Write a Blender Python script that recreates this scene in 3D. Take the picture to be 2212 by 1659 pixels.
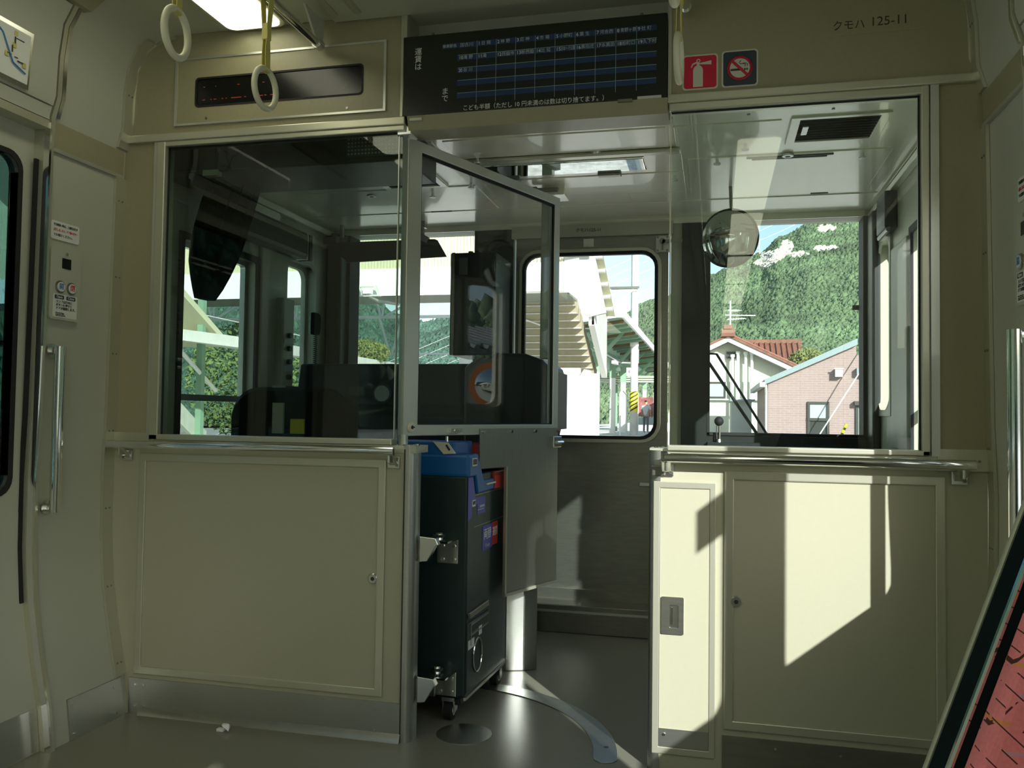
import bpy, bmesh, math, random
from mathutils import Vector, Matrix, noise
random.seed(7)
PI = math.pi
S = bpy.context.scene
for o in list(bpy.data.objects):
    bpy.data.objects.remove(o)
COL = S.collection

# ------------------------------------------------------------------ camera
# metres; floor z = 0, x to the right, y forward; passenger face of the cab bulkhead is y = 0
cam_d = bpy.data.cameras.new('camera')
cam = bpy.data.objects.new('camera', cam_d); COL.objects.link(cam)
F, YAW, PIT, ROL = 1830.85, math.radians(13.43509), math.radians(2.06249), math.radians(0.79248)
fw = Vector((-math.sin(YAW)*math.cos(PIT), math.cos(YAW)*math.cos(PIT), math.sin(PIT)))
rt = Vector((math.cos(YAW), math.sin(YAW), 0)); up = rt.cross(fw)
r2 = math.cos(ROL)*rt + math.sin(ROL)*up
u2 = -math.sin(ROL)*rt + math.cos(ROL)*up
cm = Matrix.Identity(4)
for i in range(3):
    cm[i][0] = r2[i]; cm[i][1] = u2[i]; cm[i][2] = -fw[i]
cm.translation = (0, -2.5, 1.013)
cam.matrix_world = cm
cam_d.sensor_fit = 'HORIZONTAL'; cam_d.sensor_width = 36.0
cam_d.lens = 36.0*F/2212; cam_d.clip_start = 0.02; cam_d.clip_end = 3000
S.camera = cam

# ------------------------------------------------------------------ light
SUNV = Vector((-0.507, 0.745, -0.408)).normalized()
sd = bpy.data.lights.new('sun', 'SUN'); sd.energy = 8.6; sd.angle = math.radians(0.55); sd.color = (1, .99, .96)
sun = bpy.data.objects.new('sun', sd); COL.objects.link(sun)
sun.rotation_euler = SUNV.to_track_quat('-Z', 'Y').to_euler(); sun.location = (20, -30, 30)
W = bpy.data.worlds.new('sky'); S.world = W; W.use_nodes = True
wn = W.node_tree.nodes; wl = W.node_tree.links
sky = wn.new('ShaderNodeTexSky'); sky.sky_type = 'NISHITA'; sky.sun_disc = False
sky.sun_elevation = math.radians(24.4); sky.sun_rotation = math.atan2(0.507, -0.745)
sky.air_density = 1.2; sky.dust_density = 1.2; sky.ozone_density = 2.0
wl.new(sky.outputs[0], wn['Background'].inputs[0]); wn['Background'].inputs[1].default_value = 0.24
S.view_settings.view_transform = 'Standard'; S.view_settings.look = 'None'
S.view_settings.gamma = 1; S.view_settings.use_curve_mapping = False
S.view_settings.exposure = 0.16
S.cycles.transparent_max_bounces = 32
S.cycles.max_bounces = 12; S.cycles.diffuse_bounces = 6

# ------------------------------------------------------------------ materials
MATS = {}
def mat(name, col, rough=.5, metal=0.0, spec=.5, noise_s=0, noise_a=0.0, bump_s=0, bump_a=0.0, emit=None, coat=0.0, stretch=None, sub=None):
    m = bpy.data.materials.new(name); m.use_nodes = True
    n = m.node_tree.nodes; l = m.node_tree.links; b = n['Principled BSDF']
    b.inputs['Base Color'].default_value = (*col, 1); b.inputs['Roughness'].default_value = rough
    b.inputs['Metallic'].default_value = metal; b.inputs['Specular IOR Level'].default_value = spec
    b.inputs['Coat Weight'].default_value = coat
    if emit:
        b.inputs['Emission Color'].default_value = (*emit[0], 1); b.inputs['Emission Strength'].default_value = emit[1]
    if noise_s or bump_s:
        tc = n.new('ShaderNodeTexCoord'); mp = n.new('ShaderNodeMapping'); l.new(tc.outputs['Object'], mp.inputs[0])
        if stretch: mp.inputs['Scale'].default_value = stretch
    if noise_s:
        t = n.new('ShaderNodeTexNoise'); t.inputs['Scale'].default_value = noise_s; t.inputs['Detail'].default_value = 4
        l.new(mp.outputs[0], t.inputs['Vector'])
        r = n.new('ShaderNodeMapRange'); r.inputs['From Min'].default_value = .3; r.inputs['From Max'].default_value = .7
        r.inputs['To Min'].default_value = 1-noise_a; r.inputs['To Max'].default_value = 1+noise_a
        l.new(t.outputs[0], r.inputs['Value'])
        x = n.new('ShaderNodeMix'); x.data_type = 'RGBA'; x.blend_type = 'MULTIPLY'; x.inputs['Factor'].default_value = 1
        x.inputs['A'].default_value = (*col, 1); l.new(r.outputs[0], x.inputs['B']); l.new(x.outputs['Result'], b.inputs['Base Color'])
    if bump_s:
        t = n.new('ShaderNodeTexNoise'); t.inputs['Scale'].default_value = bump_s; t.inputs['Detail'].default_value = 3
        l.new(mp.outputs[0], t.inputs['Vector'])
        u = n.new('ShaderNodeBump'); u.inputs['Strength'].default_value = bump_a; u.inputs['Distance'].default_value = .01
        l.new(t.outputs[0], u.inputs['Height']); l.new(u.outputs[0], b.inputs['Normal'])
    MATS[name] = m
    return m
def glass(name, tint, f0=.045, milky=0.0):
    m = bpy.data.materials.new(name); m.use_nodes = True
    n = m.node_tree.nodes; l = m.node_tree.links; n.remove(n['Principled BSDF'])
    lw = n.new('ShaderNodeLayerWeight'); lw.inputs['Blend'].default_value = .5
    p = n.new('ShaderNodeMath'); p.operation = 'POWER'; p.inputs[1].default_value = 5; l.new(lw.outputs['Facing'], p.inputs[0])
    k = n.new('ShaderNodeMath'); k.operation = 'MULTIPLY_ADD'; k.inputs[1].default_value = 1-f0; k.inputs[2].default_value = f0; l.new(p.outputs[0], k.inputs[0])
    t = n.new('ShaderNodeBsdfTransparent'); t.inputs[0].default_value = (*tint, 1)
    g = n.new('ShaderNodeBsdfGlossy'); g.inputs['Roughness'].default_value = 0.0; g.inputs[0].default_value = (1, 1, 1, 1)
    x = n.new('ShaderNodeMixShader'); l.new(k.outputs[0], x.inputs[0]); l.new(t.outputs[0], x.inputs[1]); l.new(g.outputs[0], x.inputs[2])
    l.new(x.outputs[0], n['Material Output'].inputs[0])
    MATS[name] = m
    return m
M = MATS
mat('cream', (.49, .50, .41), .45, bump_s=260, bump_a=.02)
mat('ceiling white', (.52, .53, .41), .5)
mat('upper panel', (.335, .315, .195), .34, noise_s=90, noise_a=.03, bump_s=420, bump_a=.02)
mat('beige panel', (.42, .415, .305), .34, noise_s=90, noise_a=.012, bump_s=420, bump_a=.012)
mat('painted aluminium', (.60, .60, .48), .33, .65)
mat('bright aluminium', (.62, .64, .58), .3, .7)
mat('brushed steel', (.50, .52, .48), .38, 1.0, noise_s=30, noise_a=.05, bump_s=60, bump_a=.03, stretch=(1, 1, 30))
mat('skirt steel', (.36, .375, .33), .36, 1.0, noise_s=20, noise_a=.06, stretch=(30, 1, 1))
mat('dark steel', (.30, .30, .26), .33, .9, noise_s=14, noise_a=.08, stretch=(1, 1, 6))
mat('chrome', (.82, .83, .80), .09, 1.0)
mat('satin chrome', (.70, .71, .68), .22, 1.0)
mat('floor vinyl', (.215, .215, .168), .28, noise_s=420, noise_a=.16, bump_s=500, bump_a=.03)
mat('cab ceiling', (.82, .81, .64), .24, .1, spec=.8, coat=.5)
mat('cab wall', (.48, .49, .38), .45)
mat('black paint', (.010, .013, .012), .45)
mat('black gloss', (.010, .018, .020), .10)
MATS['black gloss'].node_tree.nodes['Principled BSDF'].inputs['IOR'].default_value = 1.05
mat('black rubber', (.012, .012, .012), .7)
mat('black fabric', (.008, .008, .008), .95, noise_s=60, noise_a=.3)
mat('dark grille', (.06, .07, .06), .6)
mat('gap shadow', (.05, .05, .04), .8)
mat('ivory plastic', (.70, .69, .50), .4)
mat('yellow strap', (.62, .55, .16), .6)
mat('lamp cover', (.9, .9, .8), .4, emit=((1.0, .98, .72), 2.6))
mat('board black', (.012, .016, .010), .3)
mat('board blue', (.02, .045, .13), .3)
mat('print white', (.75, .77, .72), .5)
mat('print dim', (.45, .50, .50), .5)
mat('print line', (.28, .42, .44), .5)
mat('print dark', (.035, .035, .03), .5)
mat('print red', (.55, .02, .05), .45)
mat('sign red', (.60, .012, .05), .4)
mat('sign navy', (.035, .055, .075), .4)
mat('sign border', (.62, .62, .52), .4)
mat('print blue', (.05, .22, .5), .45)
mat('led red', (.3, .02, .01), .5, emit=((1, .10, .03), .10))
mat('led glass', (.006, .006, .006), .18)
mat('box teal', (.012, .030, .030), .38, noise_s=18, noise_a=.15)
mat('box blue', (.008, .115, .36), .33)
mat('sticker violet', (.07, .075, .42), .4)
mat('sticker red', (.62, .045, .03), .4)
mat('tray red', (.30, .03, .012), .35)
mat('seat red', (.55, .10, .12), .95)
mat('paper', (.85, .86, .86), .8)
mat('orange', (.85, .22, .03), .4)
mat('dark mirror', (.42, .46, .42), .03, 1.0)
mat('mirror', (.80, .86, .82), .015, 1.0)
glass('clear glass', (.93, .97, .95), .04)
glass('smoked glass', (.66, .73, .69), .035)
glass('outer glass', (.96, .975, .97), .035)
glass('tinted glass', (.24, .36, .37), .06)
# outdoors
mat('white paint', (.82, .83, .80), .6)
mat('concrete', (.62, .61, .57), .85, noise_s=3, noise_a=.10)
mat('underside grey', (.20, .21, .17), .8)
mat('corrugated cream', (.62, .61, .42), .6)
mat('stair beige', (.36, .33, .22), .8)
mat('stucco', (.46, .48, .42), .9, noise_s=6, noise_a=.06)
mat('green steel', (.22, .36, .25), .55)
mat('rust', (.22, .15, .07), .9)
mat('hazard yellow', (.85, .72, .03), .5)
mat('asphalt', (.40, .39, .35), .9, noise_s=2, noise_a=.15)
mat('platform top', (.74, .73, .66), .85, noise_s=2, noise_a=.05)
mat('ballast', (.50, .48, .42), .95, noise_s=8, noise_a=.3)
mat('wood brown', (.42, .36, .27), .8)
mat('plaster', (.62, .63, .54), .85)
mat('plaster grey', (.50, .52, .47), .85)
mat('roof tile red', (.215, .085, .055), .6, noise_s=4, noise_a=.25)
mat('roof tile grey', (.10, .11, .11), .5, noise_s=4, noise_a=.25)
mat('roof edge blue', (.24, .30, .31), .5)
mat('window dark', (.05, .055, .05), .15)
mat('window pale', (.40, .46, .44), .2)
mat('frame bronze', (.05, .05, .045), .4)
mat('skin', (.5, .3, .2), .6)
mat('shirt', (.62, .64, .68), .8)
mat('trousers', (.16, .17, .18), .9)
mat('hair', (.02, .018, .015), .8)
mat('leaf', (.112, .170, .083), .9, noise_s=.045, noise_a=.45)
mat('leaf shaded', (.060, .125, .085), .9, noise_s=.045, noise_a=.45)  # darker leaf green: shade on the left hills put into the colour
mat('leaf light', (.15, .22, .07), .85, noise_s=.5, noise_a=.3)
mat('leaf yellow', (.17, .20, .06), .85, noise_s=5, noise_a=.3)
mat('hill ground', (.075, .13, .055), .95, noise_s=.06, noise_a=.4)
mat('rock', (.50, .47, .41), .95, noise_s=.35, noise_a=.22)
mat('poster red', (.26, .09, .08), .6, noise_s=4, noise_a=.5)

def brick_mat():
    m = mat('brick siding', (.5, .33, .29), .85)
    n = m.node_tree.nodes; l = m.node_tree.links
    tc = n.new('ShaderNodeTexCoord'); mp = n.new('ShaderNodeMapping'); l.new(tc.outputs['Object'], mp.inputs[0])
    mp.inputs['Rotation'].default_value = (-PI/2, 0, 0)
    b = n.new('ShaderNodeTexBrick'); l.new(mp.outputs[0], b.inputs['Vector'])
    b.inputs['Color1'].default_value = (.30, .215, .20, 1); b.inputs['Color2'].default_value = (.32, .235, .22, 1)
    b.inputs['Mortar'].default_value = (.38, .30, .28, 1); b.inputs['Scale'].default_value = 1
    b.inputs['Brick Width'].default_value = .22; b.inputs['Row Height'].default_value = .058; b.inputs['Mortar Size'].default_value = .006
    l.new(b.outputs[0], n['Principled BSDF'].inputs['Base Color'])
brick_mat()
def moquette_mat():
    m = MATS['seat red']; n = m.node_tree.nodes; l = m.node_tree.links
    tc = n.new('ShaderNodeTexCoord'); sp = n.new('ShaderNodeSeparateXYZ'); l.new(tc.outputs['Object'], sp.inputs[0])
    def ma(op, a, b=None, c=None):
        q = n.new('ShaderNodeMath'); q.operation = op
        for i, v in enumerate((a, b, c)):
            if v is None: continue
            if isinstance(v, (int, float)): q.inputs[i].default_value = v
            else: l.new(v, q.inputs[i])
        return q.outputs[0]
    X, Z = sp.outputs[0], sp.outputs[2]
    d1 = ma('FRACT', ma('MULTIPLY', ma('ADD', X, ma('MULTIPLY', Z, 1.1)), 44)); d2 = ma('FRACT', ma('MULTIPLY', ma('SUBTRACT', X, ma('MULTIPLY', Z, .8)), 38))
    nz = n.new('ShaderNodeTexNoise'); nz.inputs['Scale'].default_value = 45; l.new(tc.outputs['Object'], nz.inputs['Vector'])
    nz2 = n.new('ShaderNodeTexNoise'); nz2.inputs['Scale'].default_value = 300; l.new(tc.outputs['Object'], nz2.inputs['Vector'])
    l1 = ma('MULTIPLY', ma('LESS_THAN', d1, .085), ma('GREATER_THAN', nz.outputs[0], .49))
    l2 = ma('MULTIPLY', ma('LESS_THAN', d2, .08), ma('LESS_THAN', nz.outputs[0], .51))
    dark = ma('MAXIMUM', l1, l2)
    row = ma('FRACT', ma('MULTIPLY', Z, 38))
    dash = ma('MULTIPLY', ma('LESS_THAN', row, .12), ma('GREATER_THAN', ma('FRACT', ma('ADD', ma('MULTIPLY', X, 18), ma('MULTIPLY', ma('FLOOR', ma('MULTIPLY', Z, 38)), .37))), .5))
    even = ma('FRACT', ma('MULTIPLY', ma('FLOOR', ma('MULTIPLY', Z, 38)), .5))
    def mix(f, a, b):
        x = n.new('ShaderNodeMix'); x.data_type = 'RGBA'; l.new(f, x.inputs['Factor'])
        for nm, v in (('A', a), ('B', b)):
            if isinstance(v, tuple): x.inputs[nm].default_value = (*v, 1)
            else: l.new(v, x.inputs[nm])
        return x.outputs['Result']
    base = mix(nz2.outputs[0], (.86, .21, .24), (.98, .33, .36))
    dc = mix(ma('GREATER_THAN', even, .25), (.85, .33, .10), (.66, .34, .50))
    c = mix(dark, mix(dash, base, dc), (.10, .025, .03))
    l.new(c, n['Principled BSDF'].inputs['Base Color'])
moquette_mat()

# ------------------------------------------------------------------ builders
class MB:
    """collects pieces of ONE mesh"""
    def __init__(s): s.v = []; s.f = []; s.m = []
    def add(s, vs, fs, mi=0):
        k = len(s.v); s.v += [Vector(p) for p in vs]; s.f += [[k+i for i in f] for f in fs]; s.m += [mi]*len(fs); return s
    def box(s, x0, x1, y0, y1, z0, z1, mi=0):
        return s.add([(x0,y0,z0),(x1,y0,z0),(x1,y1,z0),(x0,y1,z0),(x0,y0,z1),(x1,y0,z1),(x1,y1,z1),(x0,y1,z1)],
                     [(3,2,1,0),(4,5,6,7),(0,1,5,4),(1,2,6,5),(2,3,7,6),(3,0,4,7)], mi)
    def prism(s, poly, ax, a, b, mi=0):
        """poly in the plane across axis ax ('x': (y,z), 'y': (x,z), 'z': (x,y)), from a to b"""
        def P(p, t): return {'x': (t,p[0],p[1]), 'y': (p[0],t,p[1]), 'z': (p[0],p[1],t)}[ax]
        n = len(poly)
        return s.add([P(p,a) for p in poly]+[P(p,b) for p in poly],
                     [list(range(n))[::-1], list(range(n,2*n))]+[(i,(i+1)%n,n+(i+1)%n,n+i) for i in range(n)], mi)
    def loft(s, rings, mi=0, cap=True, closed=True):
        n = len(rings[0]); vs = [p for r in rings for p in r]; fs = []
        for j in range(len(rings)-1):
            for i in range(n if closed else n-1):
                fs.append((j*n+i, j*n+(i+1)%n, (j+1)*n+(i+1)%n, (j+1)*n+i))
        if cap: fs += [list(range(n))[::-1], [(len(rings)-1)*n+i for i in range(n)]]
        return s.add(vs, fs, mi)
    def tube(s, pts, r, n=10, mi=0, cap=True):
        pts = [Vector(p) for p in pts]; rings = []; prev = None
        for i, p in enumerate(pts):
            d = (pts[min(i+1, len(pts)-1)]-pts[max(i-1, 0)]).normalized()
            if prev is None:
                a = Vector((0,0,1)) if abs(d.z) < .9 else Vector((1,0,0)); e = d.cross(a).normalized()
            else:
                e = (prev - d*prev.dot(d)).normalized()
            prev = e; g = d.cross(e); rr = r[i] if isinstance(r, (list, tuple)) else r
            rings.append([p+rr*(math.cos(2*PI*k/n)*e+math.sin(2*PI*k/n)*g) for k in range(n)])
        return s.loft(rings, mi, cap)
    def cyl(s, p, q, r, n=16, mi=0): return s.tube([p, q], r, n, mi)
    def lathe(s, prof, c, ax='z', n=24, mi=0):
        """prof: (radius, height) list"""
        rings = []
        for r, h in prof:
            ring = []
            for k in range(n):
                a = 2*PI*k/n; u, v = r*math.cos(a), r*math.sin(a)
                ring.append(Vector(c)+Vector({'z': (u,v,h), 'y': (u,h,v), 'x': (h,u,v)}[ax]))
            rings.append(ring)
        return s.loft(rings, mi, True)
    def torus(s, c, R, r, e1, e2, n=32, k=10, mi=0, sx=1, sy=1):
        e1 = Vector(e1).normalized(); e2 = Vector(e2).normalized(); e3 = e1.cross(e2)
        vs = []; fs = []
        for i in range(n):
            a = 2*PI*i/n; d = math.cos(a)*e1*sx+math.sin(a)*e2*sy
            for j in range(k):
                b = 2*PI*j/k; vs.append(Vector(c)+R*d+r*(math.cos(b)*d.normalized()+math.sin(b)*e3))
        for i in range(n):
            for j in range(k):
                fs.append((i*k+j, ((i+1)%n)*k+j, ((i+1)%n)*k+(j+1)%k, i*k+(j+1)%k))
        return s.add(vs, fs, mi)
    def obox(s, c, size, rot=(0,0,0), mi=0):
        from mathutils import Euler
        R = Euler(rot).to_matrix(); h = [v/2 for v in size]
        b = MB().box(-h[0],h[0],-h[1],h[1],-h[2],h[2])
        return s.add([Vector(c)+R@p for p in b.v], b.f, mi)
    def plate(s, poly, hole, ax, a, b, mi=0):
        """prism of a polygon with a hole polygon of the same vertex count, index-matched"""
        def P(p, t): return {'x': (t,p[0],p[1]), 'y': (p[0],t,p[1]), 'z': (p[0],p[1],t)}[ax]
        n = len(poly); vs = [P(p,a) for p in poly]+[P(p,a) for p in hole]+[P(p,b) for p in poly]+[P(p,b) for p in hole]; fs = []
        for i in range(n):
            j = (i+1)%n
            fs += [(i,j,n+j,n+i), (2*n+i,3*n+i,3*n+j,2*n+j), (i,2*n+i,2*n+j,j), (n+i,n+j,3*n+j,3*n+i)]
        return s.add(vs, fs, mi)
    def build(s, name, m, parent=None, smooth=False, bevel=0.0, world=True, seg=2):
        ms = m if isinstance(m, (list, tuple)) else [m]
        me = bpy.data.meshes.new(name)
        vs = s.v
        if parent is not None and world:
            inv = root_matrix(parent).inverted(); vs = [inv@p for p in s.v]
        me.from_pydata([tuple(p) for p in vs], [], s.f)
        for q in ms: me.materials.append(MATS[q])
        if len(ms) > 1: me.polygons.foreach_set('material_index', s.m)
        bm = bmesh.new(); bm.from_mesh(me); bmesh.ops.recalc_face_normals(bm, faces=bm.faces); bm.to_mesh(me); bm.free()
        o = bpy.data.objects.new(name, me); COL.objects.link(o)
        if parent is not None: o.parent = parent
        if smooth:
            me.polygons.foreach_set('use_smooth', [True]*len(me.polygons)); me.set_sharp_from_angle(angle=math.radians(40))
        if bevel:
            b = o.modifiers.new('bevel', 'BEVEL'); b.width = bevel; b.segments = seg; b.limit_method = 'ANGLE'; b.angle_limit = math.radians(40)
        return o
ROOTM = {}
def root_matrix(o):
    while o.parent is not None: o = o.parent
    return ROOTM.get(o.name, Matrix.Identity(4))
def tag(o, label, cat, group=None, kind=None):
    if label: o['label'] = label
    if cat: o['category'] = cat
    if group: o['group'] = group
    if kind: o['kind'] = kind
    return o
def thing(name, label, cat, loc=(0,0,0), rz=0.0, group=None, kind=None):
    o = bpy.data.objects.new(name, None); COL.objects.link(o); o.empty_display_size = .05
    o.location = loc; o.rotation_euler = (0,0,rz)
    ROOTM[o.name] = Matrix.Translation(loc) @ Matrix.Rotation(rz, 4, 'Z')
    return tag(o, label, cat, group, kind)
def struct(o): o['kind'] = 'structure'; return o
def dup(root, loc, label=None, rz=None):
    r = root.copy(); COL.objects.link(r); r.location = loc
    if rz is not None: r.rotation_euler = (0,0,rz)
    if label: r['label'] = label
    for c in root.children:
        d = c.copy(); COL.objects.link(d); d.parent = r
        for g in c.children:
            e = g.copy(); COL.objects.link(e); e.parent = d
    return r
def rrect(x0, x1, z0, z1, r, n=5):
    p = []
    for cx, cz, a0 in ((x1-r,z1-r,0),(x0+r,z1-r,PI/2),(x0+r,z0+r,PI),(x1-r,z0+r,1.5*PI)):
        for i in range(n+1):
            a = a0+PI/2*i/n; p.append((cx+r*math.cos(a), cz+r*math.sin(a)))
    return p
def sqmatch(x0, x1, z0, z1, n=5):
    """square outline with the vertex count of rrect()"""
    p = []
    for cx, cz in ((x1,z1),(x0,z1),(x0,z0),(x1,z0)): p += [(cx,cz)]*(n+1)
    return p
def wall_holes(mb, ax, a, b, x0, x1, z0, z1, holes, mi=0):
    """plain wall slab split round axis-aligned holes (x0,x1,z0,z1) sorted by x, not overlapping in x"""
    def bx(u0,u1,w0,w1):
        if u1-u0 < 1e-4 or w1-w0 < 1e-4: return
        if ax == 'y': mb.box(u0,u1,a,b,w0,w1,mi)
        else: mb.box(a,b,u0,u1,w0,w1,mi)
    cur = x0
    for h in holes:
        bx(cur,h[0],z0,z1); bx(h[0],h[1],z0,h[2]); bx(h[0],h[1],h[3],z1); cur = h[1]
    bx(cur,x1,z0,z1)
FONT_CACHE = []
def text(body, size, pos, m, parent, face='-y', align='LEFT', fit=None, spacing=1.0, name='lettering', roll=0.0, bold=0.0, depth=.0006):
    """flat lettering as a thin mesh; face = the axis it looks along; fit = largest width"""
    cu = bpy.data.curves.new('text', 'FONT'); cu.body = body; cu.size = size; cu.align_x = align; cu.align_y = 'CENTER'
    cu.space_line = spacing; cu.extrude = depth; cu.offset = bold; cu.resolution_u = 3
    o = bpy.data.objects.new('text', cu); COL.objects.link(o)
    bpy.context.view_layer.update()
    dg = bpy.context.evaluated_depsgraph_get()
    me = bpy.data.meshes.new_from_object(o.evaluated_get(dg))
    bpy.data.objects.remove(o); bpy.data.curves.remove(cu)
    k = 1.0
    if fit and len(me.vertices):
        w = max(v.co.x for v in me.vertices)-min(v.co.x for v in me.vertices)
        if w > fit: k = fit/w
    R = {'-y': Matrix.Rotation(PI/2, 4, 'X'),
         '+x': Matrix.Rotation(PI/2, 4, 'Z') @ Matrix.Rotation(PI/2, 4, 'X'),
         '-x': Matrix.Rotation(-PI/2, 4, 'Z') @ Matrix.Rotation(PI/2, 4, 'X')}[face]
    T = Matrix.Translation(pos) @ R @ Matrix.Rotation(roll, 4, 'Z') @ Matrix.Diagonal((k,1,1,1))
    me.transform(root_matrix(parent).inverted() @ T)
    me.materials.clear(); me.materials.append(MATS[m])
    q = bpy.data.objects.new(name, me); COL.objects.link(q); q.parent = parent
    return q

XL, XR, XC = -1.98, .706, -.637
def mirx(x): return 2*XC-x

# ------------------------------------------------------------------ passenger room shell
PROF = [(-1.905,0),(-1.922,.126),(-1.956,.286),(-1.982,.439),(-1.994,.594),(-1.996,.8),(-1.989,.987),(-1.984,1.4),(-1.98,1.81),(-1.976,1.90),
        (-1.958,1.96),(-1.954,2.08),(-1.94,2.18),(-1.905,2.24),(-1.86,2.27),(-1.79,2.288),(-1.70,2.29)]
def xat(z):
    for (x0,z0),(x1,z1) in zip(PROF, PROF[1:]):
        if z <= z1: return x0+(x1-x0)*(z-z0)/max(1e-6,z1-z0)
    return PROF[-1][0]
def prof(z0, z1, off=0.0, side=-1):
    pts = [(xat(z0),z0)]+[p for p in PROF if z0+1e-3 < p[1] < z1-1e-3]+[(xat(z1),z1)]
    pts = [(x+off, z) for x, z in pts]
    return pts if side < 0 else [(mirx(x), z) for x, z in pts]
def skin(mb, side, y0, y1, z0, z1, off=0.0, th=.05, mi=0):
    p = prof(z0, z1, off, side); q = [(x+side*th, z) for x, z in p][::-1]
    return mb.prism(p+q, 'y', y0, y1, mi)
YB = -9.2
floor = MB().box(-2.1, .83, YB, 1.44, -.06, 0).build('floor', 'floor vinyl'); struct(floor)
ceil = MB().box(-1.80, .53, YB, .14, 2.288, 2.33)
struct(ceil.build('ceiling', 'ceiling white'))
DY0, DY1 = -.335, -1.56           # side door opening
for side, nm in ((-1, 'wall_left'), (1, 'wall_right')):
    w = MB(); skin(w, side, DY0, .02, 0, 2.29); skin(w, side, DY1, DY0, 1.866, 2.29)
    ys = (-3.35, -4.7, -6.05, -7.4, -8.75) if side > 0 else (-2.0, -3.35, -4.7, -6.05, -7.4, -8.75)  # right side: windowless stretch added out of view, keeps sun off the left cabinet
    skin(w, side, ys[0], -1.56, 0, 2.29); skin(w, side, ys[-1], ys[0], 0, .80); skin(w, side, ys[-1], ys[0], 1.75, 2.29); skin(w, side, YB, ys[-1], 0, 2.29)
    for y in ys[1:-1]: skin(w, side, y-.05, y+.05, .8, 1.75)
    wo = struct(w.build(nm, 'cream', smooth=True))
    # head band, stainless skirting, corner strip
    def strip(y0, y1, z0, z1, lift, nm2, m2, par=wo):
        p = [(x-side*lift, z) for x, z in prof(z0, z1, 0, side)]; q = [(x+side*lift*.9, z) for x, z in p][::-1]
        return MB().prism(p+q, 'y', y0, y1).build(nm2, m2, par, smooth=True)
    strip(-.333, -.012, 1.81, 1.893, .004, 'head_band', 'upper panel')
    strip(-.333, -.012, 1.800, 1.811, .009, 'band_lip', 'bright aluminium')
    strip(-.262, -.02, 0, .123, .006, 'kick_plate', 'brushed steel')
    strip(-.05, -.0, .13, 1.80, .010, 'corner_strip', 'painted aluminium')
    strip(-.05, -.0, 1.90, 2.26, .010, 'corner_strip', 'painted aluminium')
    for z in (.17, .42, .68, .94, 1.20, 1.46, 1.72, 2.08):
        x = xat(z) if side < 0 else mirx(xat(z))
        s_ = MB()
        for y in (-.036, -.018): s_.cyl((x-side*.009, y, z), (x-side*.0125, y, z), .0032, 8)
        s_.build('screw', 'dark steel', wo)
    for y, z in ((-.245,.10),(-.06,.10),(-.245,.018),(-.06,.018)):
        x = xat(z) if side < 0 else mirx(xat(z))
        MB().cyl((x-side*.005, y, z), (x-side*.0085, y, z), .004, 8).build('screw', 'satin chrome', wo)
struct(MB().box(-2.1, .83, YB-.05, YB, 0, 2.33).build('wall_back', 'cream'))
# passenger side windows behind the seats
k = 0
for side in (-1, 1):
    ys = (-3.35, -4.7, -6.05, -7.4, -8.75) if side > 0 else (-2.0, -3.35, -4.7, -6.05, -7.4, -8.75)
    for y1, y0 in zip(ys, ys[1:]):
        k += 1
        xs = sorted((XL-.045, XL-.030)) if side < 0 else (XR+.030, XR+.045)
        g = struct(MB().box(xs[0], xs[1], y0, y1, .80, 1.75).build('window_%d' % k, 'outer glass'))
        fr = MB(); xa = min(xs)-.012; xb = max(xs)+.012
        fr.box(xa, xb, y0, y0+.03, .80, 1.75); fr.box(xa, xb, y1-.03, y1, .80, 1.75); fr.box(xa, xb, y0, y1, .80, .83); fr.box(xa, xb, y0, y1, 1.72, 1.75)
        fr.build('window_frame', 'bright aluminium', g)

# side doors: two leaves each, recessed behind the wall line
def leaf(side, ya, yb, wy0, wy1, nm, glassm, label_gasket=True):
    """leaf between ya > yb, window wy0 > wy1"""
    x0 = XL-.075 if side < 0 else XR+.045; x1 = x0+.03
    d = MB()
    off = -.029
    pol = sqmatch(yb, ya, .70, 1.866); hole = rrect(wy1, wy0, .768, 1.76, .045)
    d.plate(pol, hole, 'x', x0, x1)
    skin(d, side, yb, ya, 0, .70, off, .03)
    o = struct(d.build(nm, 'cream', smooth=True))
    MB().prism(rrect(wy1-.002, wy0+.002, .766, 1.762, .045), 'x', x0+.012, x0+.018).build('window_pane', glassm, o)
    g = MB().plate(rrect(wy1-.016, wy0+.016, .752, 1.776, .055), rrect(wy1, wy0, .768, 1.76, .045), 'x', x0-.003, x1+.003)
    g.build('window_gasket', 'black rubber', o)
    xs = x1 if side < 0 else x0
    kp = MB(); skin(kp, side, yb+.005, ya-.005, .004, .125, off+.003, .006); kp.build('kick_plate', 'brushed steel', o)
    return o, x0, x1
for side, n0 in ((-1, 1), (1, 3)):
    gl = 'tinted glass' if side < 0 else 'outer glass'
    o1, x0, x1 = leaf(side, -.345, -.945, -.406, -.865, 'door_%d' % n0, gl)
    o2, _, _ = leaf(side, -.951, -1.56, -1.065, -1.49, 'door_%d' % (n0+1), gl)
    xs = x1 if side < 0 else x0
    fg = MB(); skin(fg, side, -.362, -.347, .43, 1.77, -.025, .008); fg.build('finger_guard', 'black rubber', o1)
    if side > 0:
        MB().box(x0-.001, x0+.001, -1.178, -1.066, 1.265, 1.385).build('door_sticker', 'print white', o2)
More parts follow.
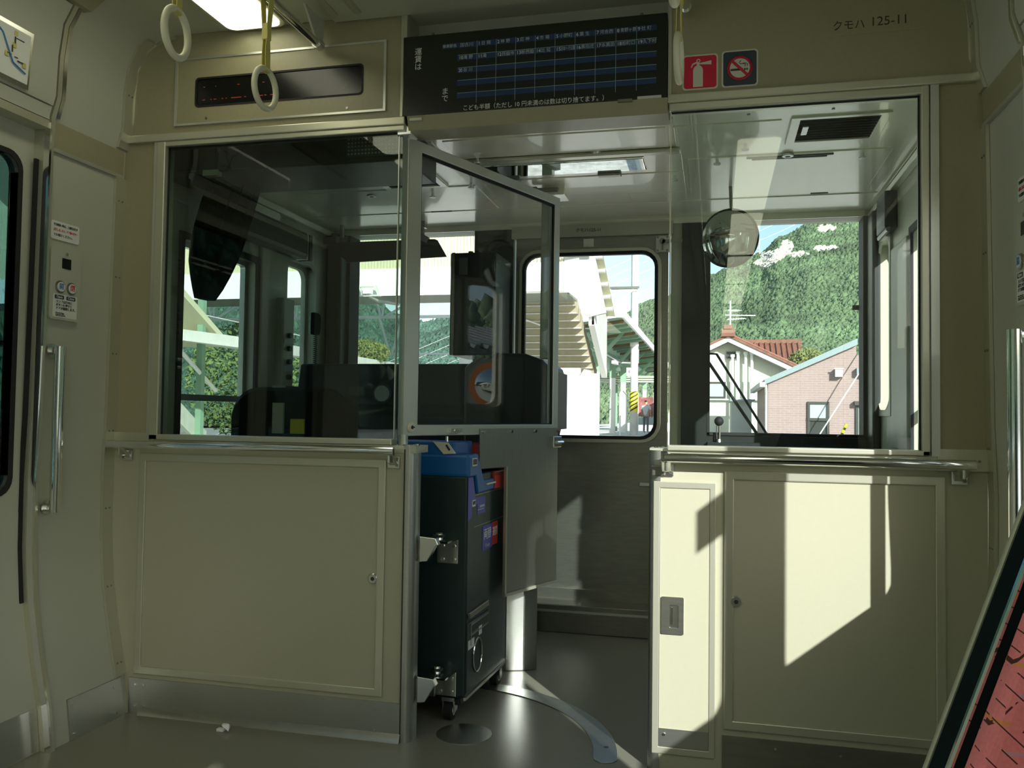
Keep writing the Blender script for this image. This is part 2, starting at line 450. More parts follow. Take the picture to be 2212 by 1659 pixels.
# jamb trims and door head cover
for side, nm in ((-1, 'trim_1'), (1, 'trim_2')):
    p = [(x-side*.012, z) for x, z in prof(0, 2.24, 0, side)]; q = [(x+side*.13, z) for x, z in p][::-1]
    o = struct(MB().prism(p+q, 'y', -.349, -.333).build(nm, 'painted aluminium', smooth=True))
    p = [(x-side*.014, z) for x, z in prof(0, 1.88, 0, side)]; q = [(x+side*.02, z) for x, z in p][::-1]
    MB().prism(p+q, 'y', -.353, -.345).build('jamb_edge', 'chrome', o, smooth=True)
    p = [(x-side*.013, z) for x, z in prof(1.90, 2.24, 0, side)]; q = [(x+side*.02, z) for x, z in p][::-1]
    MB().prism(p+q, 'y', -.332, -.318).build('jamb_strip', 'satin chrome', o, smooth=True)
    o = struct(MB().box(*( (XL-.10, XL+.012) if side < 0 else (XR-.012, XR+.10)), DY1, -.353, 1.862, 1.886).build('trim_%d' % (3 if side < 0 else 4), 'painted aluminium'))
    # hinged door engine cover over the doorway with a fine joint
    p = [(x-side*.012, z) for x, z in prof(1.93, 2.235, 0, side)]; q = [(x+side*.01, z) for x, z in p][::-1]
    MB().prism(p+q, 'y', DY1, -.356).build('cover_panel', 'cream', o, smooth=True)
    p = [(x-side*.010, z) for x, z in prof(1.888, 1.926, 0, side)]; q = [(x+side*.01, z) for x, z in p][::-1]
    MB().prism(p+q, 'y', DY1, -.356).build('cover_sill', 'cream', o, smooth=True)
    p = [(x-side*.03, z) for x, z in prof(2.238, 2.275, 0, side)]; q = [(x+side*.05, z) for x, z in p][::-1]
    MB().prism(p+q, 'y', DY1, -.30).build('cornice', 'upper panel', o, smooth=True)

# ------------------------------------------------------------------ bulkhead between room and cab
# arch-shaped upper wall panels
ARCL = [(-1.975,1.94),(-1.955,2.03),(-1.952,2.10),(-1.945,2.17),(-1.925,2.225),(-1.89,2.26),(-1.84,2.28),(-1.79,2.287),(-.955,2.287),(-.955,1.94)]
wl_ = struct(MB().prism(ARCL, 'y', 0, .12).build('wall_front_upper', 'upper panel'))
ARCR = [(mirx(x), z) for x, z in ARCL[:8]]+[(-.131,2.287),(-.131,1.94)]
wr_ = struct(MB().prism(ARCR, 'y', 0, .12).build('wall_front_upper.001', 'upper panel'))
struct(MB().box(-.957, -.129, .10, .14, 1.92, 2.289).build('wall_front_header', 'cream'))
for sgn, par in ((-1, wl_), (1, wr_)):
    a = [(-1.980,1.94),(-1.966,1.99),(-1.960,2.10),(-1.953,2.172),(-1.932,2.230),(-1.893,2.268),(-1.842,2.287),(-1.79,2.2885)]
    b = [(-1.962,1.94),(-1.942,2.0),(-1.939,2.10),(-1.932,2.165),(-1.914,2.215),(-1.882,2.248),(-1.837,2.268),(-1.79,2.274)]
    pts = a+b[::-1]
    if sgn > 0: pts = [(mirx(x), z) for x, z in pts]
    MB().prism(pts, 'y', -.006, .004).build('arch_trim', 'painted aluminium', par, smooth=True)
MB().box(-.972, -.953, -.008, .12, 1.935, 2.287).build('edge_trim', 'painted aluminium', wl_)
MB().box(-.137, -.127, -.006, .12, 1.935, 2.287).build('edge_trim', 'painted aluminium', wr_)
# cornice rails under the upper panels
struct(MB().box(-1.982, -.953, -.018, .05, 1.922, 1.948).build('trim_5', 'painted aluminium', bevel=.003))
struct(MB().box(-.137, .710, -.018, .05, 1.930, 1.956).build('trim_6', 'painted aluminium', bevel=.004))
# side strips of wall beside the cab windows
struct(MB().box(-1.990, -1.838, .0, .06, .92, 1.925).build('wall_front_side', 'upper panel'))
struct(MB().box(.586, .712, .0, .06, .92, 1.933).build('wall_front_side.001', 'upper panel'))
o = struct(MB().box(-1.995, -1.835, -.008, .03, .886, .935).build('trim_7', 'painted aluminium'))
o = struct(MB().box(.586, .712, -.008, .03, .878, .936).build('trim_8', 'painted aluminium'))
MB().cyl((.688, -.008, .905), (.688, -.0105, .905), .004, 10).build('screw', 'dark steel', o)

# cab windows (fixed panes of the bulkhead)
w1 = struct(MB().box(-1.845, -1.812, -.014, .04, .912, 1.922).box(-1.845, -.978, -.014, .04, .912, .931).box(-1.845, -.955, -.012, .04, 1.905, 1.9225).build('window_10', 'painted aluminium', bevel=.003))
MB().box(-1.857, -1.846, -.010, .03, .91, 1.925).build('window_edge_strip', 'bright aluminium', w1)
MB().box(-1.814, -.968, .010, .016, .930, 1.906).build('window_pane', 'smoked glass', w1)
MB().box(-.9805, -.9775, .008, .018, .931, 1.905).build('pane_edge_seal', 'bright aluminium', w1)
MB().box(-1.8125, -1.808, .004, .010, .931, 1.905).box(-1.8125, -.98, .004, .010, 1.901, 1.905).build('window_gasket', 'black rubber', w1)
w2 = struct(MB().box(.547, .568, -.014, .04, .916, 1.93).box(-.131, .568, -.014, .04, .916, .931).box(-.131, .568, -.012, .04, 1.908, 1.93).build('window_11', 'painted aluminium', bevel=.003))
MB().box(.5705, .592, -.012, .03, .916, 1.93).build('window_edge_strip', 'bright aluminium', w2)
MB().box(-.129, .549, .010, .016, .930, 1.910).build('window_pane', 'clear glass', w2)
MB().box(-.1305, -.1265, .008, .018, .931, 1.908).build('pane_edge_seal', 'ivory plastic', w2)
MB().box(.543, .547, .004, .010, .931, 1.908).box(-.126, .547, .004, .010, 1.904, 1.908).build('window_gasket', 'black rubber', w2)

# lower cabinets of the bulkhead
def frame_panel(par, x0, x1, z0, z1, w=.026, lift=.008):
    p = [(x1,z1),(x0,z1),(x0,z0),(x1,z0)]; q = [(x1-w,z1-w),(x0+w,z1-w),(x0+w,z0+w),(x1-w,z0+w)]
    MB().plate(p, q, 'y', -lift, 0).build('panel_frame', 'painted aluminium', par, bevel=.003)
    MB().box(x0+w-.002, x1-w+.002, -.002, .01, z0+w-.002, z1-w+.002).build('access_panel', 'beige panel', par)
def lathe_lock(par, x, z, y=-.002):
    m = MB().lathe([(.0165,y),(.0165,y-.004),(.0135,y-.007)], (x,0,z), 'y').build('lock', 'satin chrome', par, smooth=True)
    MB().lathe([(.006,y-.0065),(.006,y-.0078)], (x,0,z), 'y', 14).build('keyhole', 'print dark', m)
cl = thing('bulkhead_cabinet', 'wide beige cabinet under the left cab window, keyhole at its right edge', 'cabinet', (-1.44, .05, 0))
MB().box(-1.985, -.935, 0, .11, 0, .888).build('body', 'beige panel', cl)
MB().box(-1.985, -.90, -.002, .11, .888, .911).build('top', 'painted aluminium', cl)
frame_panel(cl, -1.882, -.997, .132, .866)
lathe_lock(cl, -1.034, .495)
MB().box(-1.90, -.935, -.005, .0, .0, .118).build('kick_plate', 'brushed steel', cl)
MB().prism([(0,0),(-.018,0),(-.016,.006),(-.008,.022),(0,.03)], 'x', -1.855, -.935).build('floor_fillet', 'dark steel', cl, smooth=True)
for x in (-1.872, -1.84, -1.02):
    for z in (.028, .098): MB().cyl((x,-.005,z),(x,-.0085,z), .0035, 8).build('screw', 'satin chrome', cl)
r = .026
post = [(-.938,.055),(-.938,-.004)]+[(-.903-r+r*math.sin(a), -.004+r-r*math.cos(a)) for a in [i*PI/2/7 for i in range(8)]]+[(-.903,.055)]
MB().prism(post, 'z', 0, .912).build('corner_post', 'brushed steel', cl, smooth=True)
MB().prism([(-.938,-.0055),(-.934,-.0055),(-.934,.0),(-.938,.0)], 'z', 0, .9).build('post_seam', 'gap shadow', cl)
MB().cyl((-.905,.02,.912),(-.905,.02,.917), .009).cyl((-.94,.03,.912),(-.94,.03,.915), .016).build('post_cap_bolt', 'chrome', cl)

cr = thing('bulkhead_cabinet', 'beige cabinet under the right cab window, half in sunlight, keyhole at its left edge', 'cabinet', (.37, .05, 0))
MB().box(.026, .71, 0, .11, 0, .878).build('body', 'beige panel', cr)
MB().box(-.13, .71, -.002, .11, .878, .915).build('top', 'painted aluminium', cr)
frame_panel(cr, .030, .606, .136, .862)
lathe_lock(cr, .063, .494)
MB().box(.026, .70, -.005, 0, 0, .118).build('kick_plate', 'dark steel', cr)
for x, z in ((.17,.096),(.34,.094),(.52,.03)): MB().cyl((x,-.005,z),(x,-.008,z), .0035, 8).build('screw', 'satin chrome', cr)

lk = thing('locker', 'narrow sunlit cream locker at the end of the right cabinet with a recessed flush handle', 'locker', (-.08, .08, 0))
MB().box(-.155, .026, 0, .20, 0, .878).build('body', 'beige panel', lk)
p = [(.006,.826),(-.17,.826),(-.17,.05),(.006,.05)]; q = [(-.011,.807),(-.151,.807),(-.151,.070),(-.011,.070)]
MB().plate(p, q, 'y', -.006, 0).build('door_frame', 'painted aluminium', lk, bevel=.002)
MB().box(-.153, -.0115, -.0035, .0, .068, .806).build('door', 'beige panel', lk)
MB().box(-.152, -.012, -.0055, -.003, .071, .122).build('kick_plate', 'brushed steel', lk)
MB().cyl((-.135,-.0055,.106),(-.135,-.009,.106), .004).build('screw', 'chrome', lk)
hx0, hx1, hz0, hz1 = -.1455, -.082, .390, .496
h = MB().plate(rrect(hx0,hx1,hz0,hz1,.004), rrect(hx0+.023,hx1-.014,hz0+.018,hz1-.022,.004), 'y', -.0085, -.003).build('flush_handle', 'dark steel', lk)
MB().box(hx0+.023, hx1-.014, -.0045, -.0036, hz0+.018, hz1-.022).build('handle_recess', 'satin chrome', h)
MB().box(hx0+.028, hx0+.034, -.0075, -.0045, hz0+.03, hz1-.03).build('handle_grip', 'chrome', h)
r = .025
post = [(-.150,.11),(-.184,.11)]+[(-.184+r-r*math.cos(a), -.005+r-r*math.sin(a)) for a in [i*PI/2/7 for i in range(8)]]+[(-.150,-.005)]
MB().prism(post, 'z', 0, .915).build('corner_post', 'brushed steel', lk, smooth=True)
MB().cyl((-.166,-.005,.838),(-.166,-.0085,.838), .005).build('post_screw', 'chrome', lk)
MB().box(-.183, -.13, .01, .11, .913, .921).build('post_cap', 'painted aluminium', lk)
for x, y in ((-.165,.035),(-.15,.07)): MB().cyl((x,y,.921),(x,y,.925), .006).build('cap_screw', 'chrome', lk)

def handrail(x0, x1, label, zr=.894, brackets=()):
    t = thing('handrail', label, 'handrail', ((x0+x1)/2, -.05, zr-.03))
    MB().cyl((x0,-.05,zr),(x1,-.05,zr), .0135, 16).build('rail', 'chrome', t, smooth=True)
    for x, s in brackets:
        b = MB(); b.box(x-.004, x+.004, -.052, 0, zr-.038, zr+.006)
        b.prism([(-.05,zr-.006),(0,zr-.04),(0,zr-.052),(-.055,zr-.012)], 'x', x-.014, x+.014)
        b.box(x-.02, x+.02, -.008, -.003, zr-.056, zr-.02)
        q = b.build('bracket', 'satin chrome', t, bevel=.002)
        MB().cyl((x+s*.012,-.008,zr-.045),(x+s*.012,-.0115,zr-.045), .005).build('bolt', 'dark steel', q)
handrail(-1.972, -.955, 'chrome horizontal handrail along the top of the left beige cabinet', .896, ((-1.93, -1), (-.972, 1)))
handrail(-.137, .668, 'sunlit chrome horizontal handrail along the top of the right beige cabinet', .897, ((-.133, 1), (.640, 1)))
MB().box(-.176, -.135, -.0095, -.0, .84, .872).build('rail_end_plate', 'dark steel', lk, bevel=.004)

# ------------------------------------------------------------------ upper panel: LED display, fare board, signs
dp = thing('destination_display', 'framed panel with a dark unlit LED strip on the upper left wall', 'display', (-1.40, 0, 1.97))
p = [(-1.022,2.203),(-1.786,2.203),(-1.786,1.973),(-1.022,1.973)]; q = [(-1.030,2.196),(-1.778,2.196),(-1.778,1.980),(-1.030,1.980)]
MB().plate(p, q, 'y', -.008, .002).build('panel_frame', 'bright aluminium', dp)
MB().plate(sqmatch(-1.779,-1.029,1.979,2.197), rrect(-1.706,-1.104,2.036,2.130,.012), 'y', -.004, .0).build('panel', 'upper panel', dp)
MB().plate(rrect(-1.710,-1.100,2.032,2.134,.014), rrect(-1.704,-1.106,2.038,2.128,.011), 'y', -.0055, -.001).build('screen_rim', 'black rubber', dp)
MB().prism(rrect(-1.706,-1.104,2.036,2.130,.012), 'y', -.002, .0).build('screen', 'led glass', dp)
m_ = MB()
for x, w_ in ((-1.683,.010),(-1.652,.004),(-1.640,.010),(-1.610,.005),(-1.595,.004),(-1.575,.038),(-1.526,.006),(-1.475,.018),(-1.452,.007),(-1.43,.012)):
    m_.box(x, x+w_, -.0026, -.002, 2.056, 2.0585)
for x, w_ in ((-1.68,.006),(-1.635,.003),(-1.553,.009),(-1.46,.008),(-1.418,.003)): m_.box(x, x+w_, -.0026, -.002, 2.100, 2.102)
q = m_.build('led_dots', 'led red', dp); q['kind'] = 'stuff'
for x, z in ((-1.665,1.994),(-1.155,1.992)): MB().cyl((x,-.004,z),(x,-.006,z), .0045, 12).build('panel_lock', 'dark steel', dp)

fb = thing('fare_board', 'long black fare table board hanging over the aisle with white station names', 'board', (-.55, 0, 1.91))
MB().box(-.962, -.139, -.018, .10, 1.944, 2.200).build('housing', 'board black', fb, bevel=.004)
MB().prism([(-.018,1.946),(.0,1.905),(.10,1.905),(.10,1.946)], 'x', -.945, -.137).build('lower_lip', 'upper panel', fb)
for x in (-.865, -.215): MB().cyl((x,-.012,2.199),(x,-.012,2.206), .005, 8).build('top_screw', 'dark steel', fb)
MB().box(-.935, -.895, -.0205, -.0, 1.930, 1.938).build('name_label', 'sign border', fb); MB().box(-.225, -.155, -.0205, -.018, 1.946, 1.954).build('name_label', 'sign border', fb)
MB().box(-.282, -.240, -.026, -.016, 1.940, 1.9475).build('latch', 'dark steel', fb)
MB().box(-.90, -.20, -.019, -.018, 1.9485, 1.9505).build('lower_seam', 'gap shadow', fb)
FY = -.0188
C0, CP, R0, RP = -.7798, .06125, 2.1655, .0398
bl = MB()
for r in range(5):
    z1 = R0-r*RP; bl.box(C0-(.052 if r == 0 else .002), -.170, FY, -.018, z1-.0165, z1)
bl.build('blue_row', 'board blue', fb)
ln = MB()
for c in range(1, 10): ln.box(C0+c*CP-.0006, C0+c*CP+.0006, FY-.0008, FY, R0-5*RP+.006, R0+.001)
for r in range(1, 5): ln.box(C0, -.170, FY-.0008, FY, R0-r*RP-.0006, R0-r*RP+.0006)
ln.build('grid_line', 'print line', fb)
NAMES = ['', '日 岡', '神 野', '厄 神', '市 場', '小野町', '粟 生', '河合西', '青野ヶ原', '社 町', '滝 野', '滝', '西脇市', '新西脇', '比 延',
         '日本へそ公園', '黒田庄', '本黒田', '船町口', '久下村', '谷 川']
text('乗車駅名', .0115, (C0-.050, FY-.0003, R0-.009), 'print dim', fb, fit=.044)
text('加古川', .0145, (C0+.006, FY-.0003, R0-.009), 'print dim', fb, fit=.046)
for i in range(1, 21):
    r, c = divmod(i, 10); x = C0+c*CP+.003; z = R0-r*RP-.0088
    text(str(i), .0150, (x, FY-.0003, z), 'print white', fb, fit=.011)
    text(NAMES[i], .0135, (x+(.010 if i < 10 else .0145), FY-.0003, z), 'print dim', fb, fit=(.046 if i < 10 else .042))
text('運\n賃\nは', .0245, (-.910, FY, 2.123), 'print white', fb, spacing=.98, align='CENTER')
text('ま\nで', .0235, (-.820, FY, 2.003), 'print white', fb, spacing=.95, align='CENTER')
text('こども半額（ただし 10 円未満のは数は切り捨てます。）', .0185, (-.762, FY, 1.9575), 'print white', fb, fit=.435)

def sign(x0, x1, z0, z1, m, label, nm):
    t = thing(nm, label, 'sign', ((x0+x1)/2, 0, z0))
    MB().prism(rrect(x0,x1,z0,z1,.010), 'y', -.0016, .0005).build('border', 'sign border', t)
    MB().prism(rrect(x0+.0045,x1-.0045,z0+.0045,z1-.0045,.008), 'y', -.0024, -.001).build('field', m, t)
    return t
t = sign(-.096, .006, 1.968, 2.072, 'sign red', 'square red fire extinguisher sign with a white pictogram', 'extinguisher_sign')
e = MB(); cx, zc = -.051, 2.0
prof_ = [(-.014,1.976),(.014,1.976),(.014,2.024)]+[(.014*math.cos(a), 2.024+.016*math.sin(a)) for a in [i*PI/2/6 for i in range(1, 6)]]+[(.004,2.041),(.004,2.047),(-.004,2.047),(-.004,2.041)]+[(-.014*math.cos(a), 2.024+.016*math.sin(a)) for a in [i*PI/2/6 for i in range(5, -1, -1)]]
e.prism([(cx+x, z) for x, z in prof_], 'y', -.0032, -.002)
e.prism([(cx+.004,2.046),(cx+.038,2.052),(cx+.038,2.040),(cx+.004,2.0425)], 'y', -.0032, -.002)
e.prism([(cx-.002,2.047),(cx-.014,2.042),(cx-.018,2.034),(cx-.021,2.035),(cx-.016,2.046),(cx-.003,2.051)], 'y', -.0032, -.002)
e.torus((cx+.001,-.0026,2.053), .0045, .0016, (1,0,0), (0,0,1), 16, 6)
e.build('pictogram', 'sign border', t)
t = sign(.016, .118, 1.968, 2.076, 'sign navy', 'square dark blue no smoking sign with a red prohibition ring', 'no_smoking_sign')
cx, zc = .067, 2.022
MB().lathe([(.031,-.0030),(.031,-.002)], (cx,0,zc), 'y', 36).build('disc', 'sign border', t)
g = MB().box(cx-.026, cx+.009, -.0036, -.003, zc-.007, zc-.001).box(cx+.012, cx+.016, -.0036, -.003, zc-.007, zc-.001).box(cx+.018, cx+.022, -.0036, -.003, zc-.007, zc-.001)
sm = [(cx+.014,zc+.004),(cx+.016,zc+.010),(cx+.008,zc+.013),(cx+.002,zc+.012),(cx-.002,zc+.017),(cx+.003,zc+.022)]
g.tube([(x,-.0032,z) for x, z in sm], .0010, 6); g.tube([(x+.006,-.0032,z+.001) for x, z in sm[:4]], .0010, 6)
g.build('cigarette', 'print dark', t)
g = MB(); pr_ = [(.0355,-.0044),(.0355,-.002),(.0285,-.002),(.0285,-.0044)]
g.torus((cx,-.0034,zc), .032, .0038, (1,0,0), (0,0,1), 36, 4)
g.obox((cx,-.0040,zc), (.058,.0012,.0075), (0, math.radians(45), 0))
g.build('ban_ring', 'print red', t)
t = thing('number_plate', 'engraved dark car number lettering on a beige strip, upper right wall', 'plate', (.44, 0, 2.09))
MB().box(.296, .575, -.0012, .0005, 2.092, 2.142).build('strip', 'upper panel', t)
text('クモハ', .031, (.319, -.0014, 2.1195), 'print dark', t, fit=.082)
text('125-11', .036, (.418, -.0014, 2.1235), 'print dark', t, fit=.140)

# ------------------------------------------------------------------ ceiling lamps, strap rails, straps
def lamp(x0, x1, y0, y1, label):
    t = thing('ceiling_lamp', label, 'lamp', ((x0+x1)/2, (y0+y1)/2, 2.265), group='ceiling lamps')
    MB().prism(rrect(x0,x1,y0,y1,.03), 'z', 2.268, 2.2885).build('cover', 'lamp cover', t)
    MB().plate(rrect(x0-.014,x1+.014,y0-.014,y1+.014,.04), rrect(x0,x1,y0,y1,.03), 'z', 2.272, 2.2885).build('rim', 'painted aluminium', t)
    return t
lamp(-1.562, -1.372, -1.30, -.035, 'white luminous ceiling lamp panel beside the hanging straps')
lamp(-1.562, -1.372, -2.75, -1.40, 'white luminous ceiling lamp panel behind the first, over the left seats')
lamp(mirx(-1.372), mirx(-1.562), -2.75, -1.40, 'white luminous ceiling lamp panel over the red seat')
lamp(-1.562, -1.372, -4.2, -2.85, 'white luminous ceiling lamp panel in the left row, third from the bulkhead')
lamp(mirx(-1.372), mirx(-1.562), -4.2, -2.85, 'white luminous ceiling lamp panel in the right row, third from the bulkhead')
lamp(-1.562, -1.372, -5.65, -4.3, 'white luminous ceiling lamp panel in the left row, fourth from the bulkhead')
lamp(mirx(-1.372), mirx(-1.562), -5.65, -4.3, 'white luminous ceiling lamp panel in the right row, fourth from the bulkhead')
lamp(-1.562, -1.372, -7.1, -5.75, 'white luminous ceiling lamp panel in the left row, fifth from the bulkhead')
lamp(mirx(-1.372), mirx(-1.562), -7.1, -5.75, 'white luminous ceiling lamp panel in the right row, fifth from the bulkhead')
dv = thing('air_duct', 'pale slotted air duct running along the middle of the ceiling', 'duct', (-.637, -1.2, 2.27))
MB().box(-1.20, -.074, -9.0, -.01, 2.274, 2.2875).build('panel', 'ceiling white', dv)
for x in (-1.178, -1.098, -.176, -.096): MB().box(x-.012, x+.012, -8.9, -.06, 2.268, 2.276).build('slot_cover', 'painted aluminium', dv, bevel=.003)
def strap_rail(x, label):
    t = thing('strap_rail', label, 'rail', (x, -1.8, 2.17))
    MB().cyl((x,-8.6,2.19),(x,-.045,2.19), .0125, 14).build('rail', 'chrome', t, smooth=True)
    for y in (-.05, -2.2):
        MB().prism([(y-.012,2.180),(y+.014,2.180),(y+.03,2.27),(y-.11,2.27)], 'x', x+.002, x+.010).build('bracket', 'cream', t, bevel=.002)
        MB().cyl((x,y-.01,2.19),(x,y+.018,2.19), .017, 14).build('end_collar', 'satin chrome', t, smooth=True)
    return t
strap_rail(-1.24, 'chrome rail under the ceiling carrying the two left straps')
strap_rail(-.086, 'chrome rail under the ceiling carrying the straps beside the red sign')
def strap(x, y, zc, label, az):
    t = thing('hanging_strap', label, 'strap', (x, y, zc), az, group='hanging straps')
    # local: ring plane is x-z before the turn by az
    R = ROOTM[t.name]
    def L(p): return R @ Vector(p)
    m = MB(); m.torus((0,0,-zc+zc), .050, .0085, (1,0,0), (0,0,1), 36, 12, sy=1.12)
    m.v = [R @ v for v in m.v]; m.build('ring', 'ivory plastic', t, smooth=True)
    b = MB(); H = 2.19-zc
    lo = .050
    for s in (-1, 1):
        b.loft([[(-.011,s*.005,lo-.002),(.011,s*.005,lo-.002),(.011,s*.0075,lo-.002),(-.011,s*.0075,lo-.002)],
                [(-.012,s*.004,lo+.05),(.012,s*.004,lo+.05),(.012,s*.0065,lo+.05),(-.012,s*.0065,lo+.05)],
                [(-.009,s*.004,lo+.09),(.009,s*.004,lo+.09),(.009,s*.0065,lo+.09),(-.009,s*.0065,lo+.09)],
                [(-.012,s*.0135,H-.004),(.012,s*.0135,H-.004),(.012,s*.016,H-.004),(-.012,s*.016,H-.004)]])
    b.box(-.011, .011, -.0075, .0075, lo-.004, lo+.002); b.box(-.012, .012, -.016, .016, H+.012, H+.0155)
    for s in (-1, 1): b.box(-.012, .012, s*.0148-.0012, s*.0148+.0012, H-.006, H+.013)
    b.v = [R @ v for v in b.v]; b.build('strap', 'yellow strap', t, bevel=.0008)
    c = MB().box(-.0095, .0095, -.010, .010, lo+.088, lo+.135)
    c.v = [R @ v for v in c.v]; c.build('buckle', 'yellow strap', t, bevel=.002)
    return t
strap(-1.24, -.77, 1.902, 'cream ring strap, left of the two hanging before the LED display', math.radians(94))
strap(-1.24, -.363, 1.925, 'cream ring strap overlapping the LED display, right of the pair', math.radians(84))
strap(-.090, -.39, 1.902, 'cream ring strap seen edge-on beside the red sign', math.radians(86))
strap(-.084, -.80, 1.902, 'cream ring strap cut by the top edge, nearer than the edge-on one', math.radians(84))

# ------------------------------------------------------------------ side wall fittings
def grab_pole(x, y, z0, z1, s, label, r=.0165):
    t = thing('grab_pole', label, 'handrail', (x, y, z0))
    MB().tube([(x,y,z0-.012),(x,y,z1+.012)], r, 16).build('pole', 'chrome', t, smooth=True)
    for z in (z0, z1): MB().cyl((x,y,z),(x-s*.034,y,z), r*.7, 12).cyl((x-s*.028,y,z),(x-s*.036,y,z), .021, 14).build('mount', 'satin chrome', t, smooth=True)
grab_pole(XL+.034, -.305, .710, 1.190, 1, 'short chrome grab pole on the left wall beneath the door button panel')
grab_pole(XR-.036, -.345, .52, 1.212, -1, 'chrome grab pole on the right wall above the seat corner')

def door_panel(side, y0, y1):
    x = XL+.0 if side < 0 else XR
    f = '+x' if side < 0 else '-x'
    def sx(a, b): return tuple(sorted((x-side*a*1.0*(-1)*(-1) if False else x+(-side)*a, x+(-side)*b)))
    wh = 'left' if side < 0 else 'right'
    # coordinates along the wall: u from the edge nearer the camera
    t = thing('door_button_panel', 'cream door control panel with open and close buttons on the %s wall' % wh, 'panel', (x, (y0+y1)/2, 1.28))
    a, b = sx(-.006, .006)
    def PL(u0, u1, z0, z1, d0, d1, r, nm, m, par=t):
        ya, yb = y0+u0, y0+u1
        p0, p1 = sx(d0, d1)
        return MB().prism(rrect(ya, yb, z0, z1, r), 'x', p0, p1).build(nm, m, par)
    wd = y1-y0
    PL(0, wd, 1.287, 1.512, -.008, .0065, .012, 'plate', 'cream')
    def U(u): return y0+u if side < 0 else y1-u       # u measured left to right as read
    sgn = 1 if side < 0 else -1
    MB().cyl((x-side*.006,U(.064),1.494),(x-side*.009,U(.064),1.494), .005, 12).build('key_switch', 'satin chrome', t)
    yb = U(.064); p0, p1 = sx(.006, .0085)
    MB().box(p0, p1, yb-.018, yb+.018, 1.448, 1.480).build('indicator', 'led glass', t)
    for u, m, ch in ((.040, 'print blue', '開'), (.087, 'print red', '閉')):
        c = MB(); c.lathe([(.0195,.006),(.0195,.009),(.017,.0105)], (0,0,0), 'x', 28)
        c.v = [Vector((x-side*v.x, U(u)+v.y, 1.389+v.z)) for v in c.v]
        o = c.build('button_ring', 'dark steel', t, smooth=True)
        c = MB(); c.lathe([(.0150,.010),(.0150,.0125)], (0,0,0), 'x', 24)
        c.v = [Vector((x-side*v.x, U(u)+v.y, 1.389+v.z)) for v in c.v]
        c.build('button_cap', 'print white', o)
        text(ch, .021, (x-side*.0128, U(u), 1.389), m, t, f, 'CENTER')
    y_a, y_b = sorted((U(.014), U(.113))); p0, p1 = sx(.006, .0075)
    MB().prism(rrect(y_a, y_b, 1.294, 1.366, .004), 'x', p0, p1).build('instruction_label', 'print white', t)
    for u, s in ((.038, 'Open'), (.086, 'Close')):
        q0, q1 = sx(.0075, .0082); MB().prism(rrect(U(u)-.019, U(u)+.019, 1.351, 1.363, .003), 'x', q0, q1).build('pill', 'sign navy', t)
        text(s, .011, (x-side*.0083, U(u), 1.3572), 'print white', t, f, 'CENTER')
    text('ランプ点灯中に\nボタンを押すと\nドアが開閉します。', .0098, (x-side*.0078, U(.024), 1.332), 'print dark', t, f, spacing=1.05, fit=.085)
    text('Press the button\nto open the door\nwhile the lamp is lit.', .0052, (x-side*.0078, U(.024), 1.304), 'print dark', t, f, spacing=.8, fit=.07)
    s = thing('door_notice', 'white notice sticker above the %s door button panel' % wh, 'sticker', (x, (y0+y1)/2, 1.53))
    p0, p1 = sx(-.010, .0012)
    MB().prism(rrect(y0+.002, y1-.006, 1.535, 1.592, .008), 'x', p0+(.0), p1).build('sheet', 'print white', s)
    for i, (ln_, m) in enumerate((('半自動扱い時は、上側表示灯が', 'print dark'), ('点灯しましたら、ドア横のボタン', 'print red'), ('でお開けください。', 'print dark'))):
        text(ln_, .0095, (x-side*.0014, U(.012), 1.580-.0155*i), m, s, f, fit=.10)
door_panel(-1, -.324, -.197)
door_panel(1, -.384, -.257)
# route map frame over the left door
rm = thing('route_map', 'aluminium framed route map on the cover over the left door', 'poster', (XL+.02, -.7, 1.93))
def RX(z): return xat(z)+.017
z0, z1 = 1.936, 2.10
def rmq(ya, yb, za, zb, d, nm, m):
    MB().loft([[(RX(z)+d*1.0+k_, y, z) for y, z in ((ya,za),(yb,za),(yb,zb),(ya,zb))] for k_ in (-.006, .002)]).build(nm, m, rm)
rmq(-1.05, -.462, z0, z1, 0, 'frame', 'satin chrome'); rmq(-1.04, -.472, z0+.012, z1-.012, .0015, 'sheet', 'print white')
g = MB()
for (ya,za),(yb,zb) in (((-.60,2.078),(-.57,2.06)),((-.57,2.06),(-.548,2.02)),((-.548,2.02),(-.53,1.99)),((-.53,1.99),(-.485,1.974))):
    g.tube([(RX(za)+.005,ya,za),(RX(zb)+.005,yb,zb)], .0022, 6)
g.build('blue_line', 'print blue', rm)
g = MB()
for y, z, w_, h_ in ((-.527,2.055,.004,.02),(-.535,2.028,.003,.02),(-.51,2.062,.03,.002),(-.545,2.01,.016,.003),(-.505,2.0,.02,.003),(-.52,2.008,.012,.002)):
    g.box(RX(z)+.0038, RX(z)+.0055, y-w_/2, y+w_/2, z-h_/2, z+h_/2)
g.build('line_mark', 'print dark', rm)
for y, z in ((-.528,2.04),(-.552,2.007),(-.49,1.996),(-.525,2.075)): MB().box(RX(z)+.0036, RX(z)+.005, y-.006, y+.006, z-.007, z+.007).build('station_mark', 'yellow strap', rm)
lit = MB(); rnd = random.Random(3)
pts = [(rnd.uniform(-.02,.02), rnd.uniform(-.014,.014), rnd.uniform(.004,.028)) for _ in range(16)]
bm = bmesh.new()
for p in pts: bm.verts.new((p[0]-1.497, p[1]-.062, p[2]-.003))
bmesh.ops.convex_hull(bm, input=bm.verts); me = bpy.data.meshes.new('crumpled_paper'); bm.to_mesh(me); bm.free(); me.materials.append(M['paper'])
o = bpy.data.objects.new('crumpled_paper', me); COL.objects.link(o)
tag(o, 'small crumpled white scrap of paper on the floor before the left cabinet', 'paper')
